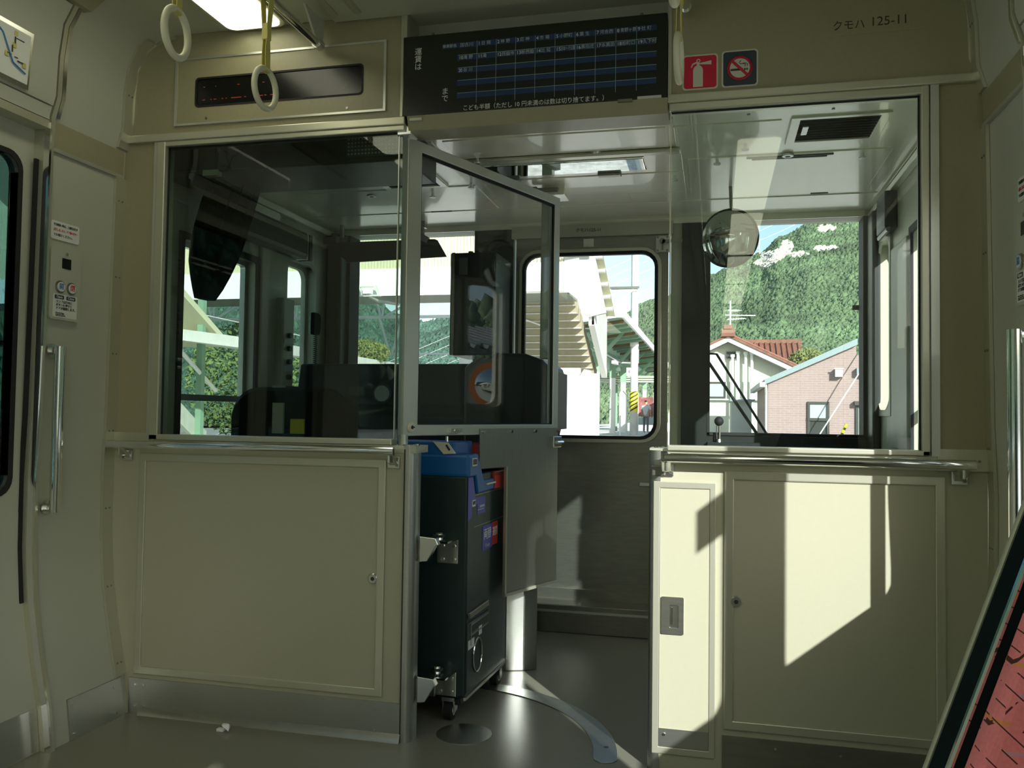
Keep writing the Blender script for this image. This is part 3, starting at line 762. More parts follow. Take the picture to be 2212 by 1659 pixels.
MB().box(-1.523, -1.50, -.075, -.060, .001, .009).build('paper_corner', 'paper', o, world=False)
# floor plates
g = MB(); n = 36; Ro, Ri = .634, .562; cx, cy = -.905, 0.0
outer = []; inner = []
for i in range(n+1):
    a = math.radians(4+82*i/n); e_ = 0
    outer.append((cx+Ro*math.cos(a), cy+Ro*math.sin(a))); inner.append((cx+Ri*math.cos(a), cy+Ri*math.sin(a)))
a0 = math.radians(4); mc = (cx+(Ro+Ri)/2*math.cos(a0), cy+(Ro+Ri)/2*math.sin(a0)); hw = (Ro-Ri)/2
mid = [(mc[0]+hw*math.cos(a0+PI+PI*i/8), mc[1]+hw*math.sin(a0+PI+PI*i/8)) for i in range(1, 8)]
poly = outer+inner[::-1]+mid
o = thing('floor_arc_plate', 'curved steel guide plate on the floor swept by the fare box wheel', 'plate', (-.5, .3, 0))
MB().prism(poly, 'z', 0, .003).build('plate', 'brushed steel', o, bevel=.001)
MB().cyl((-.315,.122,.003),(-.315,.122,.0036), .008, 14).build('bolt_hole', 'print dark', o)
o = MB().lathe([(.088,0),(.088,.002)], (-.765,.115,0), 'z', 40).build('floor_disc', 'brushed steel'); tag(o, 'round worn steel disc on the floor under the fare box corner', 'plate')

# ------------------------------------------------------------------ swing door of the aisle (stands open into the cab)
DR = math.atan2(.847, .34)
sw = thing('swing_door', 'aluminium framed glass half door standing open above the fare box', 'door', (-.965, .03, .94), DR)
def DW(mb):          # local: x along the leaf, y to the left (away from the aisle), z up from the bottom edge
    mb.v = [ROOTM[sw.name] @ v for v in mb.v]; return mb
p = [(.910,.955),(0,.955),(0,0),(.910,0)]; q = [(.872,.921),(.066,.921),(.066,.036),(.872,.036)]
DW(MB().plate(p, q, 'y', -.014, .014)).build('frame', 'bright aluminium', sw, bevel=.003)
DW(MB().box(.064,.875,-.003,.003,.034,.924)).build('glass_pane', 'outer glass', sw)
DW(MB().plate([(.873,.922),(.065,.922),(.065,.035),(.873,.035)], [(.864,.911),(.070,.911),(.070,.040),(.864,.040)], 'y', -.010, -.003)).build('gasket', 'black rubber', sw)
o = DW(MB().lathe([(.017,-.014),(.017,-.018),(.014,-.020)], (.033,0,.028), 'y', 24)).build('lock', 'ivory plastic', sw, smooth=True)
DW(MB().lathe([(.006,-.019),(.006,-.021)], (.033,0,.028), 'y', 12).box(.033,.045,-.021,-.0195,.026,.030)).build('keyhole', 'print dark', o)
o = DW(MB().box(.222,.285,-.024,-.012,.006,.024)).build('bolt_latch', 'satin chrome', sw, bevel=.002)
DW(MB().cyl((.25,-.026,.015),(.25,-.014,.015), .009, 12)).build('latch_knob', 'chrome', o)
poly = [(.39,.022),(.905,.022),(.905,-.588),(.545,-.588),(.545,-.120),(.39,-.120)]
o = DW(MB().prism(poly, 'y', -.0185, -.0145)).build('steel_skirt', 'skirt steel', sw)
o['label'] = 'brushed steel plate hanging below the glass'
g = DW(MB().box(.543,.552,-.026,-.0145,-.588,-.118).box(.543,.905,-.026,-.0145,-.592,-.582)).build('skirt_edge', 'painted aluminium', sw)
for x in (.41, .58, .74, .895): DW(MB().cyl((x,-.0185,.010),(x,-.024,.010), .006, 10)).build('screw', 'chrome', sw)
DW(MB().box(.86,.92,-.028,-.0185,-.055,-.012)).build('end_latch', 'satin chrome', sw, bevel=.002)
DW(MB().cyl((.88,-.03,-.035),(.925,-.03,-.035), .006, 10)).build('latch_pin', 'chrome', sw)
MB().cyl((-.958,.035,.905),(-.958,.035,.945), .016, 14).build('lower_pivot', 'brushed steel', sw)
MB().box(-.985,-.935,.0,.06,1.893,1.925).build('upper_pivot', 'satin chrome', sw, bevel=.004)

# ------------------------------------------------------------------ fare box
FBR = math.radians(86.92-90)
fx = thing('fare_box', 'dark teal fare box on castors with a bright blue top, at the aisle', 'fare box', (-.795, .215, 0), FBR)
def FW(mb):          # local: y along the aisle-side face (0 = near corner), x to the left is negative
    mb.v = [ROOTM[fx.name] @ v for v in mb.v]; return mb
FW(MB().box(-.36, 0, 0, .465, .075, .806)).build('body', 'box teal', fx, bevel=.008)
# blue moulded head with the stepped nose on the aisle side
hd = [(-.01,.800),(-.01,.868),(.075,.872),(.10,.842),(.145,.800),(.175,.775),(.262,.772),(.345,.772),(.345,.742),(.085,.738),(.055,.800)]
FW(MB().prism([(0-.004,.803),(.064,.803),(.088,.740),(.350,.744),(.350,.780),(.150,.784),(.105,.848),(.082,.874),(-.004,.872)], 'x', -.10, .008)).build('blue_nose', 'box blue', fx, bevel=.006)
o = FW(MB().box(-.36, .006, -.006, .10, .803, .878)).build('blue_head', 'box blue', fx, bevel=.010)
o = FW(MB().box(-.36, -.045, -.004, .17, .872, .918)).build('blue_upper_block', 'box blue', fx, bevel=.005)
o2 = FW(MB().prism([(-.125,.920),(-.068,.916),(-.040,.880),(-.085,.877)], 'y', -.010, -.004)).build('coin_plate', 'sign border', fx, bevel=.002)
FW(MB().obox((-.068,-.011,.900),(.006,.004,.022),(0,-.6,0))).build('coin_slot', 'print dark', o2)
FW(MB().cyl((-.088,.03,.916),(-.088,.03,.936), .006, 12)).build('lamp_stud', 'chrome', fx)
FW(MB().box(-.30, -.02, .17, .40, .868, .905)).build('red_back_strip', 'tray red', fx)
FW(MB().box(-.30, -.05, .10, .44, .802, .868)).build('inner_hopper', 'black paint', fx)
o = FW(MB().box(-.10, .010, .262, .44, .742, .806)).build('red_tray', 'tray red', fx, bevel=.004)
FW(MB().box(.0095, .0115, .262, .44, .745, .790)).build('tray_front', 'sticker red', o)
FW(MB().box(.008, .016, .16, .262, .766, .772)).build('tray_lip', 'bright aluminium', fx)
o = FW(MB().plate([(.060,.866),(.012,.866),(.012,.838),(.060,.838)], [(.055,.861),(.017,.861),(.017,.843),(.055,.843)], 'x', .006, .012)).build('ticket_slot_rim', 'satin chrome', fx)
FW(MB().box(.0055,.0095,.017,.055,.843,.861)).build('ticket_slot', 'box teal', o)
# stickers on the aisle face
FW(MB().prism([(.004,.655),(.042,.668),(.042,.718),(.062,.722),(.062,.700),(.100,.705),(.100,.668),(.186,.668),(.186,.724),(.076,.728),(.052,.800),(.004,.800)], 'x', .0, .0015)).build('violet_sticker', 'sticker violet', fx)
o = FW(MB().box(0,.0022,.046,.078,.700,.722)).build('coin_label', 'print white', fx)
FW(MB().box(0,.0018,.104,.170,.682,.685).box(0,.0018,.126,.176,.690,.698)).build('arrow_line', 'print dim', fx)
FW(MB().box(-.002,.0012,.066,.40,.628,.6305).box(-.002,.0012,.052,.40,.735,.738)).build('panel_seam', 'dark steel', fx)
o = FW(MB().box(0,.0016,.160,.268,.535,.620)).build('change_sticker', 'sticker violet', fx)
FW(MB().box(0,.0016,.268,.336,.540,.622)).build('fare_sticker', 'sticker red', fx)
def ftext(body, size, y, z, m, fit=None, roll=0.0):
    q = text(body, size, (0,0,0), m, fx, '-y', 'CENTER', fit, roll=roll)
    Rz = Matrix.Translation((.0026, y, z)) @ Matrix.Rotation(PI/2, 4, 'Z') @ Matrix.Rotation(PI/2, 4, 'X') @ Matrix.Rotation(roll, 4, 'Z')
    q.data.transform(Rz @ (ROOTM[fx.name].inverted() @ Matrix.Rotation(PI/2, 4, 'X')).inverted()); return q
ftext('両替', .042, .214, .588, 'print white', .09); ftext('Change', .017, .214, .550, 'print dim', .07); ftext('運賃', .036, .302, .586, 'print white', .058)
ftext('硬貨', .014, .062, .711, 'print dark', .026)
# lower service door
FW(MB().box(0,.003,.010,.232,.09,.318)).build('service_door', 'box teal', fx)
o = FW(MB().prism([(.013,.352),(.02,.332),(.225,.336),(.218,.356)], 'x', .0, .010)).build('door_grip', 'dark steel', fx, bevel=.002)
FW(MB().box(0,.008,.035,.225,.306,.311).box(0,.008,.035,.225,.272,.276).box(0,.008,.035,.04,.240,.311)).build('door_trim', 'satin chrome', fx)
FW(MB().box(.003,.0042,.020,.080,.228,.258)).build('service_label', 'print white', fx)
FW(MB().box(.003,.0042,.130,.160,.252,.282)).build('small_label', 'print white', fx)
FW(MB().torus((.005,.115,.190), .045, .0035, (0,1,0), (0,0,1), 28, 6, sy=1.25)).build('seal_ring', 'satin chrome', fx)
FW(MB().box(-.002,.006,-.004,.466,.070,.080)).build('lower_edge', 'satin chrome', fx)
FW(MB().box(-.34,-.02,.02,.445,.045,.075)).build('chassis', 'black paint', fx)
for x, y in ((-.055,.012),(-.02,.40),(-.28,.05),(-.28,.40)):
    w_ = FW(MB().cyl((x-.013,y,.032),(x+.013,y,.032), .032, 20)).build('castor_wheel', 'black rubber', fx, smooth=True)
    FW(MB().cyl((x-.016,y,.032),(x+.016,y,.032), .017, 16).cyl((x-.02,y,.032),(x+.02,y,.032), .006, 8)).build('wheel_hub', 'satin chrome', w_)
    FW(MB().box(x-.022,x-.016,y-.014,y+.014,.028,.076).box(x+.016,x+.022,y-.014,y+.014,.028,.076).box(x-.022,x+.022,y-.02,y+.02,.064,.076)).build('castor_fork', 'satin chrome', w_)
# steel hinge brackets between post and box
for zc in (.585, .150):
    m_ = MB(); a = zc-.045
    m_.prism([(-.897,zc+.042),(-.845,zc+.038),(-.835,zc+.018),(-.845,zc+.012),(-.872,zc-.035),(-.897,zc-.038)], 'y', .035, .060)
    h = m_.build('hinge_bracket', 'satin chrome', fx, bevel=.002)
    FW(MB().box(-.103,-.028,-.006,.0,zc-.070,zc+.010)).build('hinge_plate', 'satin chrome', h, bevel=.002)
    FW(MB().box(-.125,-.03,-.10,.004,zc+.010,zc+.016)).build('hinge_arm', 'chrome', h)
    FW(MB().cyl((-.085,-.035,zc+.0),(-.085,-.035,zc+.036), .014, 14).cyl((-.085,-.035,zc+.020),(-.085,-.035,zc+.030), .02, 6)).build('hinge_pin', 'chrome', h, smooth=True)
    for x in (-.082,-.042):
        for z in (zc-.056, zc-.012): FW(MB().cyl((x,-.006,z),(x,-.010,z), .006, 10)).build('hinge_screw', 'chrome', h)
g = FW(MB().box(-.17,-.10,-.012,.02,.075,.118).cyl((-.155,-.014,.062),(-.155,.0,.062), .016, 14)).build('foot_lock', 'dark steel', fx, bevel=.003)

# ------------------------------------------------------------------ seat at the right edge
st = thing('box_seat', 'red patterned moquette seat with a glossy black shell at the right edge', 'seat', (.45, -1.55, 0))
def edge(z, a): return a+(z-.60)*.342           # slanted left outline
def outline(a, z0, z1, x1, r=.05):
    p = [(edge(z0, a), z0)]
    zt = z1-r
    p.append((edge(zt, a), zt)); c0 = (edge(zt, a)+r*1.05, zt)
    for i in range(1, 7):
        t_ = PI-i*PI/2/6; p.append((c0[0]+r*1.05*math.cos(t_), c0[1]+r*math.sin(t_)))
    p += [(x1-.06, z1), (x1, z1-.06), (x1+.02, z0)]
    return p
rings = []
for y, a, z1 in ((-1.38,.275,1.09),(-1.44,.250,1.11),(-1.578,.182,1.10),(-1.60,.195,1.09)):
    rings.append([(x, y, z) for x, z in outline(a, .40, z1, .60)])
MB().loft(rings).build('shell', 'black gloss', st, smooth=True)
pl = [(x, -1.60, z) for x, z in outline(.193, .40, 1.09, .60)][:-1]
MB().tube(pl, .0035, 8).build('front_trim', 'chrome', st, smooth=True)
pl = [(x, -1.577, z) for x, z in outline(.181, .40, 1.10, .60)][:-1]
MB().tube(pl, .0028, 8).build('rear_trim', 'painted aluminium', st, smooth=True)
MB().prism(outline(.203, .42, 1.055, .585), 'y', -1.636, -1.597).build('back_cushion', 'seat red', st, bevel=.012, seg=3)
MB().box(.17,.60,-2.05,-1.60,.34,.44).build('seat_cushion', 'seat red', st, bevel=.03, seg=3)
MB().box(.22,.58,-1.98,-1.45,0,.34).build('pedestal', 'black paint', st)

# ------------------------------------------------------------------ driver's cab shell
CZ = 1.965
CXL, CXR, CC = -1.955, .703, -.600
o = struct(MB().box(-2.0, .76, .04, 1.72, CZ, 2.0).build('ceiling_cab', 'cab ceiling'))
def cpan(x0, x1, y0, y1, nm='ceiling_panel', m='cab ceiling', d=.004, b=.0015):
    return MB().box(x0, x1, y0, y1, CZ-d, CZ+.001).build(nm, m, o, bevel=b)
cpan(-1.95, .70, .13, .275, 'edge_panel'); 
for x0, x1 in ((-.93,-.16),(-.135,.205),(-1.36,-.97)): cpan(x0, x1, .290, .495 if x0 > -1 else .53)
cpan(-.10, .605, .655, 1.215); cpan(-.915, -.12, .55, .79); cpan(-.93, -.12, .81, 1.255)
cpan(-1.73, -.97, .86, 1.25); cpan(-1.75, -1.36, .60, .84); cpan(-1.9, .66, 1.27, 1.50, 'front_panel'); cpan(-.36, -.125, 1.10, 1.22, d=.006)
def hatch_vent(x0, x1, y0, y1, label):
    t = thing('ceiling_vent', label, 'vent', ((x0+x1)/2, (y0+y1)/2, CZ-.01))
    p = [(x1+.03,y1+.025),(x0-.03,y1+.025),(x0-.03,y0-.02),(x1+.03,y0-.02)]; q = [(x1,y1),(x0,y1),(x0,y0),(x1,y0)]
    MB().plate(p, q, 'z', CZ-.010, CZ).build('frame', 'cab ceiling', t, bevel=.002)
    MB().box(x0, x1, y0, y1, CZ-.0035, CZ-.001).build('backing', 'dark grille', t)
    n = 9
    for i in range(n):
        y = y0+(y1-y0)*(i+.5)/n
        MB().obox(((x0+x1)/2, y, CZ-.006), (x1-x0, .016, .0018), (.5,0,0)).build('slat', 'dark grille', t)
    MB().box(x0+.012, x0+.03, y0+.06, y0+.14, CZ-.013, CZ-.006).build('damper_handle', 'bright aluminium', t)
hatch_vent(.262, .500, .285, .508, 'dark slatted air vent in the cab ceiling above the right window')
hatch_vent(-1.325, -1.11, .56, .815, 'dark slatted air vent in the cab ceiling above the driver')
for x, y in ((.10,.518),(.006,.673),(.509,.691),(-1.183,.936),(-.979,.826),(-.155,.86),(-.86,.50)):
    MB().lathe([(.006,CZ),(.006,CZ-.016),(.013,CZ-.018),(.013,CZ-.024)], (x,y,0), 'z', 14).build('panel_catch', 'satin chrome', o, smooth=True)
for x, y in ((.253,.664),(-.42,.515),(-1.459,.924)):
    t = MB().lathe([(.022,CZ-.003),(.020,CZ-.010),(.012,CZ-.011)], (x,y,0), 'z', 18).build('ceiling_sensor', 'bright aluminium', o, smooth=True)
    MB().lathe([(.010,CZ-.0108),(.008,CZ-.0125)], (x,y,0), 'z', 12).build('lens', 'print dark', t)
g = MB().box(.13,.39,.690,.700,CZ-.008,CZ-.003).box(.11,.41,.672,.680,CZ-.008,CZ-.003).build('air_slot', 'dark grille', o)
MB().box(-.95,-.12,.505,.545,CZ-.016,CZ-.002).build('lamp_channel', 'painted aluminium', o, bevel=.004)
MB().box(.39,.46,1.228,1.238,CZ-.006,CZ-.002).box(-1.30,-1.20,1.258,1.266,CZ-.006,CZ-.002).build('hinge_slot', 'dark grille', o)
for x, y in ((-.80,.21),(-.55,.215),(-.25,.215),(.1,.215),(.35,.215)): MB().cyl((x,y,CZ-.004),(x,y,CZ-.007), .005, 8).build('screw', 'dark steel', o)
# glossy lamp cover and its latches
t = thing('cab_lamp_cover', 'glossy mirror-like cover panel in the cab ceiling over the aisle', 'cover', (-.50, .66, CZ-.01))
MB().box(-.89,-.255,.585,.735,CZ-.012,CZ-.003).build('cover', 'mirror', t, bevel=.004)
for x in (-.80,-.40): MB().box(x-.045,x+.045,.742,.775,CZ-.022,CZ-.003).build('latch', 'dark steel', t, bevel=.003)
t = thing('door_stop', 'beige box with a metal hook hanging from the cab ceiling by the swing door', 'box', (-.64, .97, 1.93))
MB().box(-.688,-.605,.92,1.04,1.925,CZ).build('housing', 'cab ceiling', t, bevel=.004)
MB().box(-.735,-.63,.908,.920,1.936,1.954).box(-.738,-.715,.885,.92,1.930,1.954).build('hook', 'dark steel', t, bevel=.004)
# overhead equipment box over the driver
t = thing('equipment_box', 'long dark overhead equipment box behind the left cab window top', 'box', (-1.4, .25, 1.84))
MB().box(-1.93,-.985,.10,.40,1.845,CZ).build('body', 'black paint', t, bevel=.006)
MB().box(-1.20,-1.0,.092,.102,1.862,1.935).build('speaker_plate', 'dark grille', t)
g = MB()
for i in range(16):
    for j in range(5): g.box(-1.193+i*.0121,-1.187+i*.0121,.0905,.0925,1.870+j*.0122,1.875+j*.0122)
q = g.build('mesh_hole', 'painted aluminium', t); q['kind'] = 'stuff'
MB().box(-1.74,-1.68,.095,.12,1.83,1.85).build('catch', 'painted aluminium', t)

# front wall with openings, side walls with windows
FW0, FW1 = 1.60, 1.70
DWX0, DWX1 = -.975, -.205
LW = (-1.863, -1.166, .93, 1.935); RW = (-.033, .665, .93, 1.935)
m_ = MB(); wall_holes(m_, 'y', FW0, FW1, -2.0, .76, 0, 2.0, [LW, (DWX0,DWX1,0,1.90), RW])
fwall = struct(m_.build('wall_front', 'cab wall'))
# black painted window surrounds
def surround(w, par, l, rr):
    x0,x1,z0,z1 = w
    m_ = MB(); m_.box(x0-l, x0, FW0-.02, FW0, z0-.13, z1); m_.box(x1, x1+rr, FW0-.02, FW0, z0-.13, z1)
    m_.box(x0, x1, FW0-.02, FW0, z0-.13, z0-.005)
    m_.build('black_surround', 'black paint', par)
    m_ = MB(); e_ = .012
    m_.box(x0, x0+e_, FW0-.022, FW1, z0, z1).box(x1-e_, x1, FW0-.022, FW1, z0, z1).box(x0, x1, FW0-.022, FW1, z0, z0+e_)
    m_.build('window_gasket', 'black rubber', par)
surround(LW, fwall, .088, .19); surround(RW, fwall, .12, .038)
for i, w in enumerate((LW, RW)):
    g = struct(MB().box(w[0]+.008, w[1]-.008, 1.655, 1.663, w[2], w[3]).build('window_%d' % (12+i), 'outer glass'))
# black side pillar returning along the right wall
MB().box(.668,.703,1.44,1.60,.80,1.93).build('black_pillar', 'black paint', fwall, bevel=.01)
MB().box(-1.95,-1.865,1.50,1.60,.80,1.935).build('black_pillar', 'black paint', fwall, bevel=.01)
MB().box(-1.9,.66,1.585,1.60,1.936,CZ).build('head_strip', 'cab ceiling', fwall)
# door_5: front gangway door
d5 = MB(); DWN = (-.925,-.268,.905,1.805)
d5.plate(sqmatch(DWX0+.012,DWX1-.012,.175,1.885), rrect(*DWN,.075), 'y', 1.585, 1.62)
d5 = struct(d5.build('door_5', 'dark steel'))
MB().plate(rrect(DWN[0]-.022,DWN[1]+.022,DWN[2]-.022,DWN[3]+.022,.095), rrect(*DWN,.075), 'y', 1.574, 1.60).build('window_frame', 'painted aluminium', d5, bevel=.004)
MB().plate(rrect(DWN[0]-.004,DWN[1]+.004,DWN[2]-.004,DWN[3]+.004,.078), rrect(DWN[0]+.012,DWN[1]-.012,DWN[2]+.012,DWN[3]-.012,.066), 'y', 1.572, 1.60).build('window_gasket', 'black rubber', d5)
MB().prism(rrect(*DWN,.075), 'y', 1.598, 1.604).build('window_pane', 'outer glass', d5)
MB().box(DWX0-.01,DWX1+.01,1.57,1.60,1.885,1.945).build('door_lintel', 'cab wall', d5)
text('クモハ125-11', .022, (-.60, 1.569, 1.915), 'print dark', d5, align='CENTER')
MB().box(-.625,-.575,1.580,1.586,1.835,1.875).box(-.615,-.603,1.576,1.586,1.838,1.872).build('badge', 'satin chrome', d5)
q = MB().box(-.275,-.212,1.560,1.586,1.795,1.875).build('latch_plate', 'bright aluminium', d5, bevel=.004)
MB().cyl((-.243,1.560,1.845),(-.243,1.545,1.845), .014, 14).box(-.247,-.239,1.545,1.56,1.806,1.84).box(-.243,-.15,1.545,1.553,1.838,1.852).build('latch_handle', 'dark steel', q)
for x in (-.266,-.221):
    for z in (1.803,1.867): MB().cyl((x,1.560,z),(x,1.557,z), .006, 10).build('latch_screw', 'dark steel', q)
MB().box(-.345,-.275,1.570,1.586,.680,.700).build('pull_latch', 'satin chrome', d5, bevel=.003)
struct(MB().box(-1.0,-.18,1.435,1.70,0,.130).build('trim_9', 'dark steel', bevel=.004))
struct(MB().box(-1.0,-.18,1.43,1.44,.095,.105).build('trim_10', 'bright aluminium'))
MB().box(DWX0,DWX1,1.56,1.60,.130,.180).build('door_sill', 'dark steel', d5)
# side walls: door window and quarter window on either side
LH = [(.30,.83,.75,1.665),(1.09,1.39,.98,1.735)]; RH = [(.30,.83,.75,1.70),(1.215,1.455,1.05,1.77)]
m_ = MB(); wall_holes(m_, 'x', -2.02, CXL, .06, 1.60, 0, 2.0, LH); wcl = struct(m_.build('wall_left_cab', 'cab wall'))
m_ = MB(); wall_holes(m_, 'x', CXR, CXR+.075, .06, 1.60, 0, 2.0, RH); wcr = struct(m_.build('wall_right_cab', 'cab wall'))
k = 14
for side, par, holes, xw in ((-1, wcl, LH, -2.0), (1, wcr, RH, .755)):
    for i, (y0,y1,z0,z1) in enumerate(holes):
        r_ = .012 if i == 0 else .055
        gx = xw+side*.008
        g = struct(MB().plate(sqmatch(y0-.01,y1+.01,z0-.01,z1+.01), rrect(y0+.02,y1-.02,z0+.02,z1-.02,r_), 'x', gx-.012, gx+.012).build('window_%d' % k, 'bright aluminium' if i == 0 else 'cab wall')); k += 1
        MB().box(gx-.003, gx+.003, y0+.01, y1-.01, z0+.01, z1-.01).build('window_pane', 'outer glass', g)
        if i == 0: MB().box(gx-.014, gx+.014, y0, y1, z0+.30, z0+.325).build('window_bar', 'bright aluminium', g)
        MB().plate(sqmatch(y0-.022,y1+.022,z0-.022,z1+.022), rrect(y0+.004,y1-.004,z0+.004,z1-.004,r_*1.1), 'x', *( (CXL-.001, CXL+.010) if side < 0 else (CXR-.010, CXR+.001))).build('inner_trim', 'black rubber' if i == 0 else 'cab wall', g)
MB().box(CXL, CXL+.03, .1, 1.60, 1.915, 1.945).build('corner_moulding', 'cab ceiling', wcl, bevel=.004)
MB().box(CXR-.028, CXR, .1, 1.60, 1.925, 1.95).box(CXR-.02, CXR, .1, 1.60, 1.955, 1.962).build('corner_moulding', 'cab ceiling', wcr, bevel=.004)
MB().box(CXL, CXL+.018, .85, 1.07, 1.1, 1.90).build('pillar_cover', 'cab wall', wcl, bevel=.006)
MB().box(CXL, CXL+.045, .55, .95, 1.86, 1.905).build('visor_rail', 'cab ceiling', wcl, bevel=.004)
MB().box(CXR-.012, CXR, .88, 1.17, .90, 1.70).build('pillar_cover', 'cream', wcr, bevel=.006)
# small equipment on the side walls
t = thing('blind_case', 'dark roller blind case on the right cab wall by the window top', 'case', (.68, 1.18, 1.75))
MB().box(.655,.703,1.09,1.27,1.775,1.925).build('case', 'black paint', t, bevel=.006); MB().cyl((.668,1.085,1.768),(.668,1.275,1.768), .010, 12).build('roller_bar', 'dark steel', t)
t = thing('blind_case', 'bulky dark roller blind case above the left cab side windows', 'case', (-1.9, 1.0, 1.72))
MB().box(CXL,-1.87,.55,1.16,1.735,1.86).build('case', 'dark grille', t, bevel=.02)
for y in (1.17, 1.20, 1.23): MB().box(CXL,-1.885,y-.010,y+.010,1.735,1.86).build('terminal_strip', 'painted aluminium' if y != 1.20 else 'print dark', t, bevel=.003)
MB().box(CXL,-1.90,.50,.60,1.695,1.705).box(CXL,-1.92,.52,.56,1.705,1.73).build('window_latch', 'bright aluminium', t)
# black cloth curtain at the driver's back corner
t = thing('black_curtain', 'black cloth curtain bunched at the left behind the cab window', 'curtain', (-1.80, .33, 1.42))
rows = [(1.90,-1.835,-1.650),(1.86,-1.845,-1.662),(1.80,-1.868,-1.682),(1.70,-1.895,-1.715),(1.62,-1.91,-1.742),(1.57,-1.912,-1.765),(1.52,-1.905,-1.79),(1.47,-1.895,-1.82),(1.43,-1.885,-1.85)]
ring = []
for z, a, b in rows:
    q = []
    for i in range(25):
        u = i/24; q.append((a+(b-a)*u, .30+.022*math.sin(u*PI*9+z*3), z))
    for i in range(24,-1,-1):
        u = i/24; q.append((a+(b-a)*u, .345+.022*math.sin(u*PI*9+z*3), z))
    ring.append(q)
MB().loft(ring).build('cloth', 'black fabric', t, smooth=True)
MB().tube([(-1.95,.32,1.91),(-1.63,.32,1.91)], .009, 10).build('curtain_rail', 'dark steel', t)
# sun visor
t = thing('sun_visor', 'dark green-black sun visor hanging before the left front window', 'visor', (-1.6, 1.45, 1.77))
MB().prism([(-1.90,1.872),(-1.345,1.872),(-1.330,1.866),(-1.280,1.782),(-1.80,1.768),(-1.84,1.80),(-1.925,1.868)], 'y', 1.44, 1.452).build('blade', 'black paint', t, bevel=.003)
MB().tube([(-1.411,1.45,CZ),(-1.411,1.45,1.90),(-1.405,1.447,1.875)], .011, 10).box(-1.43,-1.392,1.43,1.47,1.93,CZ).obox((-1.40,1.445,1.878),(.05,.02,.03),(0,.5,0)).build('arm', 'dark steel', t)
MB().box(-1.93,-1.86,1.42,1.47,1.86,1.905).build('pivot_block', 'black rubber', t, bevel=.006)
MB().tube([(-1.84,1.45,1.965),(-1.84,1.45,1.90)], .012, 10).build('rear_arm', 'dark steel', t)
# driver's desk, console, monitor, seat
t = thing('driver_desk', 'black driver desk below the left front window', 'desk', (-1.5, 1.3, 0))
MB().prism([(1.05,.0),(1.575,0),(1.575,1.10),(1.34,1.238),(1.14,1.238),(1.10,1.05),(1.05,1.0)], 'x', -1.895, -1.05).build('body', 'black paint', t, bevel=.01)
MB().lathe([(.045,0),(.045,-.012),(.040,-.014)], (-1.46,1.10,1.10), 'y', 24).build('gauge', 'dark grille', t)
MB().lathe([(.036,-.015),(.036,-.016)], (-1.46,1.10,1.10), 'y', 24).build('gauge_face', 'window pale', t)
MB().box(-1.62,-1.55,1.09,1.105,1.09,1.13).build('gauge_block', 'dark grille', t)
hump = thing('console', 'dark rounded console block beside the gangway, right of the driver desk', 'console', (-.86, 1.1, 0))
MB().prism([(-1.045,.88),(-.70,.88),(-.672,1.0),(-.670,1.195),(-.680,1.222),(-.71,1.248),(-.78,1.272),(-.90,1.275),(-.97,1.266),(-1.045,1.215)], 'y', .985, 1.36).build('body', 'black paint', hump, bevel=.012)
MB().box(-.70,-.66,1.1,1.36,.95,1.20).build('side_panel', 'dark grille', hump)
MB().box(-.716,-.672,.99,1.05,1.25,CZ).build('upright_post', 'skirt steel', hump, bevel=.003)
pdst = thing('steel_cabinet', 'brushed stainless steel cabinet standing behind the fare box', 'cabinet', (-.86, 1.0, 0))
MB().prism([(-1.06,.79),(-.795,.79),(-.732,.812),(-.683,.845),(-.80,1.36),(-1.06,1.36)], 'z', 0, .878).build('body', 'brushed steel', pdst, bevel=.004)
t = thing('monitor_box', 'tall black monitor box fixed to the pillar left of the front door', 'monitor', (-1.1, 1.35, 1.28))
MB().box(-1.205,-.985,1.27,1.58,1.285,1.765).build('housing', 'black paint', t, bevel=.006)
MB().box(-1.196,-1.182,1.262,1.272,1.285,1.765).build('edge_strip', 'dark steel', t)
for x in (-1.13,-1.06,-1.09): MB().cyl((x,1.35,1.765),(x,1.35,1.785), .012, 10).build('plug', 'black rubber', t)
MB().box(-1.16,-1.12,1.262,1.270,1.66,1.74).build('status_window', 'dark grille', t)
t = thing('driver_chair', 'black driver seat with a rounded backrest behind the left cab window', 'seat', (-1.55, .5, 0))
rr = [(x, z) for x, z in rrect(-1.81,-1.31,.55,1.105,.12,8)]
rings = [[(x*1.0+(-1.56-x)*k_, y, .8+(z-.8)*(1-k_)) for x, z in rr] for y, k_ in ((.41,.05),(.43,0),(.50,0),(.52,.05))]
MB().loft(rings).build('backrest', 'black fabric', t, smooth=True)
MB().box(-1.80,-1.32,.52,.98,.46,.56).build('seat_pad', 'black fabric', t, bevel=.03)
MB().cyl((-1.56,.72,0),(-1.56,.72,.46), .06, 16).build('pedestal', 'black paint', t)
MB().box(-1.62,-1.575,.400,.412,.93,1.045).build('back_label', 'sign border', t)
MB().box(-1.625,-1.57,.405,.525,1.102,1.110).build('top_clip', 'satin chrome', t)
MB().box(-1.545,-1.49,.400,.41,.93,.985).build('yellow_tag', 'hazard yellow', t)
